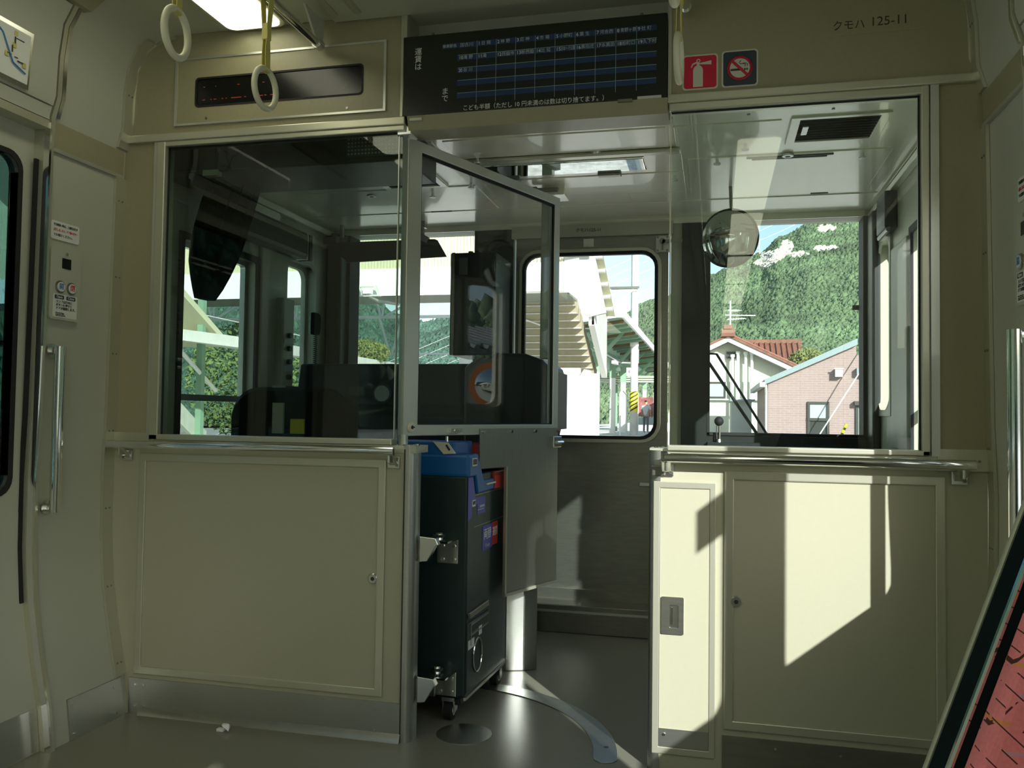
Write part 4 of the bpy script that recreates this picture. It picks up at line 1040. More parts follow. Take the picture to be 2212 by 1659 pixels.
# telephone with coiled cord
t = thing('radio_handset', 'dark radio handset on a hook by the left quarter window with a coiled cord', 'telephone', (-1.9, 1.36, 1.25))
MB().prism([(-1.945,1.395),(-1.91,1.395),(-1.905,1.43),(-1.905,1.49),(-1.92,1.505),(-1.945,1.505)], 'y', 1.33, 1.37).build('handset', 'black gloss', t, bevel=.006)
MB().box(-1.955,-1.93,1.335,1.365,1.40,1.47).build('cradle', 'dark steel', t)
pts = []
for i in range(120):
    a = i*.9; z = 1.40-.0014*i; pts.append((-1.925+.009*math.cos(a), 1.35+.009*math.sin(a), z))
MB().tube(pts, .0022, 5).build('coiled_cord', 'black rubber', t)
t = thing('switch_box', 'grey switch box on the cab side wall by the quarter window', 'box', (-1.93, 1.05, 1.1))
MB().box(CXL,-1.90,.98,1.085,1.10,1.53).build('box', 'cab wall', t, bevel=.008)
for z in (1.36, 1.30, 1.24, 1.17): MB().cyl((-1.90,1.03,z),(-1.885,1.03,z), .012, 12).build('switch', 'print dark', t)
MB().box(-1.90,-1.897,.99,1.07,1.32,1.345).box(-1.90,-1.897,.99,1.07,1.195,1.22).build('switch_label', 'print dim', t)
# gooseneck microphone, wiper
t = thing('microphone', 'small black round knob microphone on the right window ledge', 'microphone', (.024, 1.58, .90))
MB().lathe([(.004,-.022),(.014,-.017),(.021,-.006),(.021,.006),(.014,.017),(.004,.022)], (.022,1.56,.995), 'z', 16).build('head', 'black rubber', t, smooth=True)
MB().tube([(.024,1.56,.90),(.025,1.56,.985)], .0055, 8).tube([(.012,1.56,.90),(.012,1.56,.975)], .003, 6).build('stem', 'dark steel', t)
MB().lathe([(.014,.898),(.012,.912)], (.022,1.56,0), 'z', 12).build('base', 'satin chrome', t)
MB().box(-.03,.66,1.545,1.60,.86,.898).build('window_ledge', 'black paint', fwall)
t = thing('windscreen_wiper', 'black windscreen wiper slanting across the right front window', 'wiper', (.2, 1.70, .9))
MB().tube([(-.075,1.712,1.325),(.010,1.712,1.319),(.245,1.712,.935),(.26,1.712,.90)], .006, 8).build('arm', 'black rubber', t)
MB().tube([(-.055,1.705,1.320),(.21,1.705,.92),(.22,1.705,.90)], .0075, 8).build('blade', 'black rubber', t)
t = tag(MB().box(.627,.70,1.70,1.72,1.524,1.545).build('wiper_stub', 'black rubber'), 'short black bar poking in at the right edge of the right front window', 'bar')
# round convex mirror
t = thing('convex_mirror', 'round convex mirror hanging in front of the right cab window', 'mirror', (.051, 1.0, 1.74))
Cm = Vector((.051, 1.0, 1.737)); nrm = Vector((-.28, -1, -.10)).normalized(); e1 = Vector((0,0,1)).cross(nrm).normalized(); e2 = nrm.cross(e1)
rings = []
for r_, h in ((.112,0),(.110,.008),(.095,.018),(.075,.028),(.05,.036),(.025,.0405),(.003,.042)):
    rings.append([Cm+nrm*(h-.02)+r_*(math.cos(2*PI*i/36)*e1+math.sin(2*PI*i/36)*e2) for i in range(36)])
MB().loft(rings).build('mirror_dome', 'dark mirror', t, smooth=True)
MB().torus(Cm-nrm*.02, .115, .0045, e1, e2, 40, 8).build('rim', 'black rubber', t, smooth=True)
rings = [[Cm-nrm*h+r_*(math.cos(2*PI*i/36)*e1+math.sin(2*PI*i/36)*e2) for i in range(36)] for r_, h in ((.113,.022),(.10,.035),(.02,.045))]
MB().loft(rings).build('shell', 'cab wall', t, smooth=True)
MB().tube([Cm-nrm*.04, Cm-nrm*.06+Vector((0,0,.05)), (.06,1.06,CZ)], .007, 8).build('bracket', 'dark steel', t)

# ------------------------------------------------------------------ outside: ground, platforms
struct(MB().box(-400, 400, -200, 420, -1.9, -1.55).build('ground', 'asphalt'))
bd = struct(MB().box(-9, 6.5, -60, 140, -1.55, -1.18).build('ground_ballast', 'ballast'))
pf = struct(MB().box(-11, -2.35, 20, 120, -1.5, .14).build('ground_platform', 'platform top'))
MB().box(-2.75, -2.55, 20, 120, .14, .146).build('tactile_strip', 'hazard yellow', pf)
for x in (-1.17, -.10):
    tag(MB().box(x-.033, x+.033, 2, 120, -1.18, -1.03).build('rail', 'dark steel'), 'steel running rail of the track ahead, %s of the pair' % ('further left' if x < -1 else 'further right'), 'rail')

# footbridge across the tracks with its stair down to the platform
t = thing('footbridge', 'covered footbridge over the tracks with ribbed cream cladding and a white girder', 'bridge', (-14, 24, 4.9))
MB().box(-34, -4.67, 24, 25.9, 4.93, 5.84).build('girder', 'white paint', t)
MB().box(-34, -4.67, 24.05, 25.9, 4.92, 4.93).build('underside', 'underside grey', t)
xs = []; x = -34.0
pts = []
while x < -4.55:
    pts += [(x, 24.02), (x+.05, 24.02), (x+.062, 24.07), (x+.10, 24.07)]; x += .112
pts += [(-4.55, 24.2), (-34, 24.2)]
MB().prism(pts, 'z', 5.84, 9.2).build('ribbed_cladding', 'corrugated cream', t)
MB().box(-34, -4.55, 24.2, 25.9, 5.84, 9.2).build('rear_wall', 'corrugated cream', t)
for x in (-27.0, -21.4, -16.0, -11.7, -9.3, -4.72): MB().box(x-.04, x+.04, 23.97, 24.0, 4.93, 5.84).build('girder_joint', 'stucco', t)
MB().prism([(-6.2,5.166),(-3.958,5.166),(-3.515,4.788),(-3.252,3.726),(-3.433,3.726),(-3.508,4.069),(-3.894,4.383),(-6.2,4.383)], 'y', 20.0, 20.4).build('landing_end', 'white paint', t)
MB().prism([(-4.67,5.80),(-4.10,5.36),(-3.79,4.15),(-3.33,4.25),(-3.74,6.25),(-4.10,8.6),(-4.67,8.6)], 'y', 24.0, 24.2).build('landing_wall', 'stucco', t)
t = thing('floodlight', 'white framed floodlight hung under the footbridge girder', 'lamp', (-11.3, 23.8, 4.9))
p = [(-10.95,5.24),(-11.62,5.24),(-11.40,4.88),(-10.80,4.88)]; q = [(-11.03,5.19),(-11.53,5.19),(-11.34,4.93),(-10.90,4.93)]
MB().plate(p, q, 'y', 23.70, 23.80).build('frame', 'concrete', t)
MB().box(-11.38,-11.12,23.6,23.85,4.96,5.12).build('lamp_head', 'white paint', t)
MB().tube([(-11.2,23.75,4.88),(-10.9,23.8,4.72),(-10.2,23.9,4.62)], .05, 8).build('bracket', 'dark steel', t)
st2 = thing('platform_stair', 'covered white stair running down from the footbridge to the platform', 'stair', (-5.0, 27, .14))
def zt(y): return 6.118-.45*(y-24)
def zb(y): return 5.01-.462*(y-21.8)
ya, yb = 24.2, 27.5
MB().prism([(ya,zb(ya)),(yb,zb(yb)),(yb,zt(yb)),(ya,zt(ya))], 'x', -3.80, -3.72).build('side_wall', 'stucco', st2)
MB().prism([(ya,zb(ya)-.02),(yb,zb(yb)-.02),(yb,zb(yb)+.26),(ya,zb(ya)+.26)], 'x', -3.90, -3.705).build('stringer', 'white paint', st2)
MB().prism([(21,zt(21)),(yb,zt(yb)),(yb,zt(yb)+.05),(21,zt(21)+.05)], 'x', -3.80, -3.44).build('roof_soffit', 'corrugated cream', st2)
for i in range(6):
    y = 23.3+i*.72
    MB().prism([(y,zt(y)-.10),(y+.09,zt(y)-.14),(y+.09,zt(y)+.0),(y,zt(y)+.0)], 'x', -3.72, -3.46).build('soffit_bracket', 'white paint', st2)
for i in range(12):
    y = 22.5+i*.435; z = 4.50-.185*i
    MB().prism([(y,z),(y+.09,z-.185),(y+.48,z-.185),(y+.48,z+.2),(y,z+.3)], 'x', -6.4, -4.1).build('stair_step', 'stair beige', st2)
    MB().box(-6.4, -4.1, y+.05, y+.10, z-.195, z-.165).build('nosing', 'concrete', st2)
MB().box(-6.4, -4.0, 20.4, 22.5, 4.42, 4.6).build('landing_slab', 'underside grey', st2)
t = thing('concrete_block', 'bright white concrete block hut under the platform stair', 'hut', (-4.6, 22.6, .14))
MB().prism([(-6.4,.14),(-3.53,.14),(-3.53,2.33),(-3.70,2.36),(-3.86,2.10),(-6.4,2.10)], 'y', 22, 22.3).build('body', 'white paint', t)
MB().box(-3.53, -3.28, 22.05, 22.25, .14, 2.24).build('side_bay', 'white paint', t)
MB().box(-6.4, -3.84, 22.05, 22.35, 2.10, 2.40).build('top_slab', 'concrete', t)

# platform canopy
cp = thing('platform_canopy', 'green and white platform canopy beyond the stair', 'canopy', (-4.5, 34, .14))
EY0, EY1 = 28.0, 64.0
MB().box(-3.27, -3.18, EY0, EY1, 4.56, 4.85).build('eave_fascia', 'white paint', cp)
MB().prism([(-5.01,4.37),(-3.42,4.56),(-3.18,4.56),(-3.18,4.85),(-3.42,4.85),(-5.01,4.57)], 'y', EY0-.06, EY0+.02).build('end_fascia', 'white paint', cp)
MB().prism([(-8,4.59),(-5.01,4.38),(-3.27,4.59),(-3.27,4.70),(-5.01,4.5),(-8,4.70)], 'y', EY0+.02, EY1).build('roof_sheet', 'green steel', cp)
for i in range(22):
    y = EY0+.9+i*1.55
    MB().prism([(-4.92,4.27),(-3.27,4.47),(-3.27,4.60),(-4.92,4.40)], 'y', y, y+.10).build('roof_joist', 'green steel' if i % 3 else 'rust', cp)
MB().box(-5.05, -4.75, EY0-.2, EY1, 3.67, 3.95).build('long_beam', 'green steel', cp)
MB().box(-5.07, -4.73, EY0-.22, EY0-.14, 3.63, 3.99).build('beam_end', 'white paint', cp)
for y in (32.7, 38.6, 43.5, 50, 58):
    c = MB().box(-4.92, -4.66, y-.1, y+.1, .14, 3.68).build('post', 'white paint', cp)
    MB().prism([(-4.72,3.2),(-3.65,4.45),(-3.8,4.45),(-4.72,3.5)], 'y', y-.06, y+.06).build('brace', 'green steel', c)
    MB().box(-4.94, -4.64, y-.11, y+.11, 2.85, 3.68).build('post_head', 'green steel', c)
MB().tube([(-4.44,29.5,3.6),(-4.44,38.7,3.6),(-3.6,38.9,3.6),(-3.6,38.9,4.4)], .03, 8).build('lamp_conduit', 'white paint', cp)
for y in (31.7, 36.3): MB().box(-4.52,-4.34,y-.6,y+.6,3.38,3.52).build('strip_light', 'white paint', cp)
MB().tube([(-4.98,28,4.32),(-4.76,28.1,4.16),(-4.87,28.1,3.9)], .03, 8).tube([(-4.23,28.1,4.42),(-4.17,28.1,4.1),(-4.39,28.1,3.9)], .035, 8).build('drain_pipe', 'dark steel', cp)
t = thing('cross_canopy', 'far green canopy roof crossing above the platform waiting area', 'canopy', (-3.2, 46, .14))
MB().box(-7, -2.4, 46, 52, 3.15, 3.32).build('roof', 'green steel', t)
for i in range(3): MB().box(-7, -2.4, 45.9-.02*i, 46.0, 2.95+.12*i, 3.01+.12*i).build('slat', 'corrugated cream', t)
for x in (-3.0, -5.6): MB().box(x-.1, x+.1, 47, 47.2, .14, 3.15).build('post', 'green steel', t)
MB().box(-2.95,-2.5,44.5,44.6,2.35,2.75).build('hanging_sign', 'window pale', t)
# concrete utility pole on the platform
up_ = thing('utility_pole', 'concrete utility pole on the platform with a yellow and black striped band', 'pole', (-3.62, 37, .14))
MB().tube([(-3.62,37,.14),(-3.62,37,9.5)], [.185,.165], 20).build('shaft', 'concrete', up_, smooth=True)
MB().cyl((-3.62,37,1.22),(-3.62,37,2.17), .187, 20).build('yellow_band', 'hazard yellow', up_, smooth=True)
for i in range(6):
    z = 1.16+i*.19; pts = []
    m_ = MB(); ring = []
    for k_ in range(9):
        a = PI+.1+k_*(PI-.2)/8; x_, y_ = .190*math.cos(a), .190*math.sin(a); h = z+.30*(k_/8)
        ring.append([(-3.62+x_*s_, 37+y_*s_, max(1.22,min(2.17,h+d_))) for s_, d_ in ((.97,0),(1.0,0),(1.0,.075),(.97,.075))])
    m_.loft(ring); m_.build('black_stripe', 'print dark', up_)
MB().cyl((-3.62,37,4.25),(-3.62,37,4.45), .20, 20).build('band_clamp', 'white paint', up_)
MB().box(-4.8,-3.4,36.72,36.80,6.92,7.02).build('crossarm', 'dark steel', up_)
MB().tube([(-4.75,36.76,5.9),(-3.7,36.76,6.85)], .05, 8).box(-4.7,-3.5,36.80,36.86,6.80,6.92).build('arm_brace', 'white paint', up_)
q = MB().box(-3.95,-3.72,36.74,36.80,2.85,3.25).build('number_board', 'white paint', up_)
text('4', .24, (-3.835, 36.735, 3.05), 'print dark', up_, align='CENTER')
# waiting person and poster
t = thing('poster_board', 'red and white poster board on the platform behind the standing person', 'poster', (-3.5, 44, .14))
MB().box(-4.0, -3.2, 43.9, 44.0, 1.0, 2.05).build('sheet', 'poster red', t); MB().box(-4.0,-3.2,43.88,44.0,.55,.95).build('lower_sheet', 'window pale', t)
for x in (-4.03,-3.17): MB().box(x-.03, x+.03, 43.9, 44.0, .14, 2.3).build('post', 'white paint', t)
t = thing('bench_frame', 'white pipe railing standing at the platform beside the pole', 'railing', (-4.2, 38, .14))
MB().tube([(-4.15,36,.14),(-4.15,36,2.0),(-4.05,36,2.2),(-4.0,37.5,2.0),(-4.0,37.5,.14)], .045, 8).build('pipe', 'white paint', t)

pe = thing('person', 'person with dark hair in a white shirt and grey trousers standing on the platform', 'person', (-3.45, 42, .14), PI*.9)
def skin_body(verts, edges, rad, m, par, nm, sub=2):
    me = bpy.data.meshes.new(nm); me.from_pydata(verts, edges, []); ob = bpy.data.objects.new(nm, me); COL.objects.link(ob)
    sk = ob.modifiers.new('skin', 'SKIN')
    for i, r_ in enumerate(rad): me.skin_vertices[0].data[i].radius = (r_, r_*.85)
    me.skin_vertices[0].data[0].use_root = True
    su = ob.modifiers.new('sub', 'SUBSURF'); su.levels = sub; su.render_levels = sub
    bpy.context.view_layer.update(); dg = bpy.context.evaluated_depsgraph_get()
    m2 = bpy.data.meshes.new_from_object(ob.evaluated_get(dg)); bpy.data.objects.remove(ob)
    m2.materials.clear(); m2.materials.append(MATS[m])
    for p in m2.polygons: p.use_smooth = True
    q = bpy.data.objects.new(nm, m2); COL.objects.link(q); q.parent = par
    return q
V = [(0,0,.92),(0,0,1.12),(0,.01,1.34),(0,0,1.46),(0,-.01,1.55),(0,-.02,1.66),
     (.19,0,1.40),(.24,.01,1.14),(.22,-.08,.92),(.22,-.12,.84),(-.19,0,1.40),(-.24,.01,1.14),(-.20,-.12,.96),(-.18,-.2,.93),
     (.095,0,.86),(.10,-.01,.48),(.10,.02,.08),(.10,-.13,.045),(-.095,0,.86),(-.10,.0,.48),(-.11,.03,.08),(-.12,-.12,.045)]
Eg = [(0,1),(1,2),(2,3),(3,4),(4,5),(2,6),(6,7),(7,8),(8,9),(2,10),(10,11),(11,12),(12,13),(0,14),(14,15),(15,16),(16,17),(0,18),(18,19),(19,20),(20,21)]
Rd = [.145,.135,.155,.075,.062,.095,.062,.045,.034,.032,.062,.045,.034,.032,.088,.06,.045,.035,.088,.06,.045,.035]
bdy = skin_body(V, Eg, Rd, 'skin', pe, 'body')
skin_body([(0,0,.86),(0,0,1.12),(0,.01,1.36),(0,0,1.44),(.20,0,1.39),(.235,.01,1.20),(-.20,0,1.39),(-.235,.01,1.20)], [(0,1),(1,2),(2,3),(2,4),(4,5),(2,6),(6,7)], [.165,.155,.172,.075,.075,.062,.075,.062], 'shirt', pe, 'shirt')
skin_body([(0,0,.97),(.095,0,.84),(.10,-.01,.48),(.10,.02,.10),(-.095,0,.84),(-.10,0,.48),(-.11,.03,.10)], [(0,1),(1,2),(2,3),(0,4),(4,5),(5,6)], [.15,.102,.074,.062,.102,.074,.062], 'trousers', pe, 'trousers')
skin_body([(0,.03,1.60),(0,.02,1.72)], [(0,1)], [.09,.085], 'hair', pe, 'hair')

# left platform, its canopy slab, hedge, catenary portal
t = thing('wall_canopy', 'long low concrete roof edge of the left platform seen under the footbridge', 'canopy', (-11, 24, .1))
MB().prism([(-14,2.85),(-9.24,2.28),(-9.24,2.50),(-14,3.1)], 'y', 13, 62).build('roof_slab', 'concrete', t)
for y in (17, 24, 31, 38): MB().box(-11.4,-11.2,y,y+.2,.0,2.6).build('post', 'white paint', t)
struct(MB().box(-16, -8.3, -40, 90, -1.5, .05).build('ground_platform.001', 'platform top'))
def bush(name, label, c, r, n, m, cat, seed, h=1.0, stem=None, leafsz=.09, group=None):
    rnd = random.Random(seed); t = thing(name, label, cat, (c[0], c[1], stem if stem is not None else c[2]-r*h), group=group)
    f = MB()
    for i in range(n):
        d = Vector((rnd.gauss(0,1), rnd.gauss(0,1), rnd.gauss(0,1))).normalized()*r*(.55+.5*rnd.random()**.5)
        p = Vector(c)+Vector((d.x, d.y, d.z*h)); a = Vector((rnd.gauss(0,1), rnd.gauss(0,1), rnd.gauss(0,1))).normalized(); b = a.orthogonal().normalized(); s_ = leafsz*(.6+.8*rnd.random())
        n_ = a.cross(b)
        f.add([p+a*s_*1.6, p+b*s_*.7+n_*s_*.15, p-a*s_*1.2, p-b*s_*.7+n_*s_*.15], [(0,1,2,3)])
    q = f.build('foliage', m, t); q['kind'] = 'stuff'
    z0 = stem if stem is not None else c[2]-r*h
    g = MB()
    for i in range(4):
        dx, dy = rnd.uniform(-.5,.5)*r, rnd.uniform(-.5,.5)*r
        g.tube([(c[0],c[1],z0),(c[0]+dx*.4,c[1]+dy*.4,(z0+c[2])/2),(c[0]+dx,c[1]+dy,c[2]+.3*r*h)], [.06*r+.02,.05*r+.012,.012], 6)
    g.build('branches', 'rust', t)
    return t
bush('shrub', 'yellow-green shrub sprouting above the low concrete roof edge', (-9.75, 20.0, 2.72), .72, 2600, 'leaf yellow', 'shrub', 4, .5, 2.3, .028)
bush('shrub', 'rounded yellow-green tree top between the tiled house and the brick building', (3.5, 31.6, 2.95), .85, 2600, 'leaf yellow', 'tree', 5, .85, -1.5, .045)
bush('shrub', 'green bush outside the left cab side window behind the stair', (-17.5, 27, 2.2), 2.2, 3500, 'leaf light', 'shrub', 6, 1.0, -1.5, .075)
bush('shrub', 'dark green bush at the right edge of the brick building', (5.2, 27, 1.6), 1.3, 1200, 'leaf light', 'shrub', 8, 1.0, -1.5, .09)
t = thing('catenary_portal', 'white steel lattice portal carrying the overhead wires beyond the footbridge', 'portal', (-11, 30, -1.2))
zc_, zt_ = 4.93, 6.6
MB().box(-26,-9.1,29.95,30.05,zc_-.06,zc_+.06).build('lower_chord', 'white paint', t); MB().box(-26,-9.1,29.95,30.05,zt_-.06,zt_+.06).build('upper_chord', 'white paint', t)
m_ = MB()
for i in range(5):
    x = -25.5+i*3.9
    for a, b in (((x,zt_),(x+.45,zc_)),((x+.75,zt_),(x+.5,zc_)),((x+.6,zc_),(x+3.7,zt_))): m_.tube([(a[0],30,a[1]),(b[0],30,b[1])], .05, 6)
m_.build('lattice', 'white paint', t)
MB().box(-9.90,-9.50,29.8,30.2,-1.2,zt_+.1).build('column', 'white paint', t)
m_ = MB(); m_.tube([(-13.4,30,4.9),(-12.9,30,3.35)], .05, 6).tube([(-12.4,30,4.9),(-12.85,30,3.35)], .05, 6).tube([(-16,29.9,3.5),(-12.8,30.1,3.45),(-9.4,30,3.4)], .035, 6).tube([(-15.5,30,2.9),(-13.8,30,3.4)], .03, 6)
m_.build('registration_arm', 'white paint', t); MB().cyl((-14,30,3.5),(-13.0,30,3.47), .11, 12).build('insulator', 'ivory plastic', t)
def wire(pts, r, label): return tag(MB().tube(pts, r, 5).build('overhead_wire', 'white paint'), label, 'wire')
wire([(-13,12,3.55),(-13,30,3.4),(-11.5,70,3.3)], .012, 'thin overhead contact wire on the left over the far track')
wire([(-12.5,30,3.45),(-9.2,30.5,3.1),(-2,60,2.6)], .014, 'thin slack wire from the insulator towards the platform')
for i in range(5):
    z = 9.2+.7*i
    wire([(-60,60,z-21),(-7.5,60,z),(4.6,60,z+5.1),(40,60,z+22)], .012, 'white power line behind the utility pole, %s of the five' % ('lowest','second lowest','middle','second highest','highest')[i])
wire([(-9,23.4,5.2),(-5.2,23.4,3.78),(-4.3,27.9,4.15)], .025, 'pale cable bundle drooping in front of the stair')
wire([(2.2,19.5,.1),(3.5,19.3,2.3),(5,19,4.6)], .015, 'thin slanting stay wire in front of the brick wall')
o = tag(MB().tube([(2.95,19.4,.5),(3.12,19.38,.9)], .035, 8).build('stay_guard', 'hazard yellow'), 'short yellow and black guard on the slanting stay wire', 'guard')
MB().tube([(3.0,19.395,.61),(3.03,19.39,.68)], .037, 8).tube([(3.06,19.388,.75),(3.085,19.385,.81)], .037, 8).build('black_mark', 'print dark', o)
# stair of the left platform
t = thing('left_stair', 'green-framed stair of the left platform seen through the cab side window', 'stair', (-14, 13, .05))
for i in range(13):
    MB().box(-13.6,-12.2,15.6-i*.36,15.9-i*.36,.4+i*.24,.46+i*.24).build('tread', 'concrete', t)
MB().prism([(16.0,.05),(16.0,.5),(10.9,3.8),(10.9,3.2)], 'x', -12.2, -12.1).build('stringer', 'stucco', t)
for y in (15.5, 13.4, 11.3): MB().box(-12.1,-11.95,y,y+.14,.05,4.4).build('post', 'green steel', t)
MB().prism([(16.4,2.6),(16.4,2.75),(10.4,6.0),(10.4,5.8)], 'x', -14, -11.8).build('roof', 'corrugated cream', t)
MB().tube([(-12.0,16.2,1.5),(-12.0,11,4.6)], .05, 8).build('handrail', 'white paint', t)

# houses
bb = thing('brick_building', 'pinkish brick building with a lean-to roof beyond the right front window', 'building', (2.4, 22, -1.5))
MB().prism([(1.33,-1.5),(6.5,-1.5),(6.5,1.9),(3.46,2.62),(3.43,2.75),(3.43,2.97),(1.33,2.0)], 'y', 20, 25.5).build('wall', 'brick siding', bb)
MB().prism([(1.24,1.99),(3.45,3.02),(3.45,2.86),(1.24,1.86)], 'y', 19.85, 25.7).build('roof', 'roof edge blue', bb)
MB().prism([(3.43,2.28),(6.7,1.56),(6.7,1.44),(3.43,2.12)], 'y', 19.85, 25.7).build('lower_roof', 'roof edge blue', bb)
def win(par, x0, x1, z0, z1, y, bar=None, mm='window pale', split=None):
    f = MB().plate([(x1,z1),(x0,z1),(x0,z0),(x1,z0)], [(x1-.06,z1-.06),(x0+.06,z1-.06),(x0+.06,z0+.06),(x1-.06,z0+.06)], 'y', y-.05, y+.02).build('window', 'frame bronze', par)
    zs = split if split else z0
    MB().box(x0+.05,x1-.05,y-.015,y+.01,zs,z1-.05).build('pane', mm, f)
    if split: MB().box(x0+.05,x1-.05,y-.015,y+.01,z0+.05,split-.05).build('pane', 'window dark', f); MB().box(x0,x1,y-.06,y+.01,split-.06,split+.01).build('rail', 'frame bronze', f)
win(bb, 2.28, 2.80, .35, 1.44, 20, split=1.02); win(bb, 3.42, 4.3, .35, 1.40, 20)
MB().box(3.38,4.4,19.85,20.0,1.36,1.46).build('window_hood', 'frame bronze', bb)
MB().box(2.92,3.10,19.82,20.0,2.06,2.26).box(2.90,3.12,19.80,19.83,2.25,2.28).build('vent_hood', 'bright aluminium', bb)
m_ = MB().tube([(1.27,19.9,1.86),(1.29,20.02,1.6),(1.29,20.02,-1.5)], .035, 8); m_.build('downpipe', 'plaster grey', bb)
MB().prism([(19.8,1.92),(25.7,1.92),(25.7,1.80),(19.8,1.80)], 'x', 1.12, 1.25).build('gutter', 'plaster grey', bb)
hs = thing('tiled_house', 'cream gable house with a red-brown tiled roof and a tv antenna', 'house', (.5, 33, -1.5))
MB().prism([(-1.35,-1.5),(5.0,-1.5),(5.0,1.75),(.49,3.85),(-1.35,2.98)], 'y', 30.6, 41).build('wall', 'plaster', hs)
rs = .51
MB().prism([(.49,4.02),(5.2,1.72),(5.2,1.55),(.49,3.84),(-1.5,2.88),(-1.5,3.06)], 'y', 30.0, 30.25).build('barge_board', 'white paint', hs)
MB().prism([(.49,4.12),(5.3,1.78),(5.3,1.70),(.49,4.02),(-1.55,3.03),(-1.55,3.13)], 'y', 29.95, 41.2).build('roof', 'roof tile red', hs)
m_ = MB()
for i in range(40):
    y = 30.0+i*.28
    m_.tube([(.49,y,4.13),(5.3,y,1.80)], .06, 6)
q = m_.build('tile_row', 'roof tile red', hs); q['kind'] = 'stuff'
MB().box(.36,.62,29.9,41.2,4.08,4.26).box(.25,.73,29.85,30.15,4.02,4.32).box(.34,.64,29.8,30.2,4.30,4.45).build('ridge_cap', 'roof tile red', hs)
# rear wing
MB().prism([(34,1.5),(41,1.5),(37.5,4.35)], 'x', 1.5, 3.6).build('wing_roof', 'roof tile red', hs)
MB().prism([(33.6,2.0),(37.5,4.45),(37.5,4.35),(33.6,1.9)], 'x', 1.2, 3.75).build('wing_slope', 'roof tile red', hs)
m_ = MB()
for i in range(11):
    x = 1.3+i*.235; m_.tube([(x,33.6,2.04),(x,37.5,4.48)], .06, 6)
q = m_.build('wing_tile_row', 'roof tile red', hs); q['kind'] = 'stuff'
MB().box(1.2,3.8,37.35,37.65,4.38,4.56).build('wing_ridge', 'roof tile red', hs)
MB().box(-1.35,2.0,30.55,30.6,1.60,2.36).build('window_band', 'plaster grey', hs)
win(hs, -.9, .42, 1.74, 2.36, 30.55)
MB().box(-.32,-.24,30.5,30.56,1.78,2.34).build('window_post', 'white paint', hs)
MB().box(-1.35,3.0,30.45,30.6,1.66,1.72).build('wall_ledge', 'plaster grey', hs)
MB().box(.44,.80,30.5,30.6,3.25,3.50).build('gable_vent', 'frame bronze', hs)
for x, top in ((.66,3.38),(.86,3.50),(1.14,3.48),(1.36,3.47)):
    MB().cyl((x,30.35,-1.0),(x,30.35,top), .055, 10).cyl((x,30.35,top-.1),(x,30.35,top), .085, 10).build('flue_pipe', 'white paint', hs, smooth=True)
an = thing('tv_antenna', 'white television antenna on the ridge of the tiled house', 'antenna', (.57, 30.3, 4.3))
MB().cyl((.57,30.3,4.3),(.57,30.3,5.4), .03, 8).build('mast', 'white paint', an)
m_ = MB()
for z, a, w_ in ((4.86,.25,.95),(4.70,-.5,.6),(5.05,.9,.45)):
    d = Vector((math.cos(a), math.sin(a), 0)); m_.tube([Vector((.57,30.3,z))-d*w_*.2, Vector((.57,30.3,z))+d*w_], .02, 6)
    for j in range(6):
        p = Vector((.57,30.3,z))+d*w_*(.05+.17*j); e_ = Vector((-d.y,d.x,0)); m_.tube([p-e_*.22, p+e_*.22], .008, 5)
m_.build('elements', 'white paint', an)
t = tag(MB().cyl((-.235,28.5,2.6),(-.235,28.5,4.5), .04, 8).build('wall_pole', 'concrete'), 'thin grey pole in front of the tiled house at the left window edge', 'pole')
t = thing('lean_shed', 'grey shed wall between the tiled house and the brick building', 'shed', (.9, 28, -1.5))
MB().box(.55,1.2,26.5,29.5,-1.5,1.55).build('wall', 'plaster grey', t); MB().box(.5,1.3,26.3,29.6,1.55,1.62).build('roof', 'roof edge blue', t)
t = thing('small_shed', 'small white roofed shed behind the right end of the brick building', 'shed', (4.6, 33, -1.5))
MB().box(4.3,5.6,33,34,-1.5,2.5).build('wall', 'window dark', t); MB().box(4.1,5.8,32.8,34.2,2.5,2.95).build('roof', 'white paint', t)
# right of the train: grey tiled house and orange mirror, seen reflected in the swing door
gh = thing('grey_tiled_house', 'low house with grey tiled roofs, reflected in the swing door glass', 'house', (14, 10, -1.5))
MB().box(12,20,2,18,-1.5,2.2).build('wall', 'plaster', gh)
MB().prism([(10.6,2.25),(14.2,3.05),(14.2,2.95),(10.6,2.15)], 'y', 1.2, 18.5).build('roof', 'roof tile grey', gh)
m_ = MB()
for i in range(58): m_.tube([(10.6,1.4+i*.3,2.28),(14.2,1.4+i*.3,3.08)], .07, 6)
q = m_.build('tile_row', 'roof tile grey', gh); q['kind'] = 'stuff'
MB().box(10.9,11.2,5.0,10.0,2.30,2.45).build('white_ridge', 'white paint', gh)
om = thing('traffic_mirror', 'round orange-rimmed traffic mirror outside on the right, reflected in the swing door', 'mirror', (4.0, 3.4, -1.2))
e1 = Vector((.5,.85,0)).normalized(); nr = Vector((-.85,.5,0)).normalized(); cc = Vector((4.0,3.4,1.31)); e2 = Vector((0,0,1))
nr = Vector((-.85,-.5,0)).normalized(); e1 = Vector((-.5,.85,0))
rings = [[cc+nr*h+r_*(math.cos(2*PI*i/32)*e1+math.sin(2*PI*i/32)*e2) for i in range(32)] for r_, h in ((.20,0),(.16,.03),(.09,.055),(.01,.065))]
MB().loft(rings).build('mirror_dome', 'mirror', om, smooth=True)
rings = [[cc+nr*h+r_*(math.cos(2*PI*i/32)*e1+math.sin(2*PI*i/32)*e2) for i in range(32)] for r_, h in ((.235,.02),(.235,-.04),(.05,-.07))]
MB().loft(rings).build('housing', 'orange', om, smooth=True)
MB().cyl(cc-nr*.1+Vector((0,0,-2.5)), cc-nr*.1+Vector((0,0,.1)), .04, 10).build('post', 'orange', om)

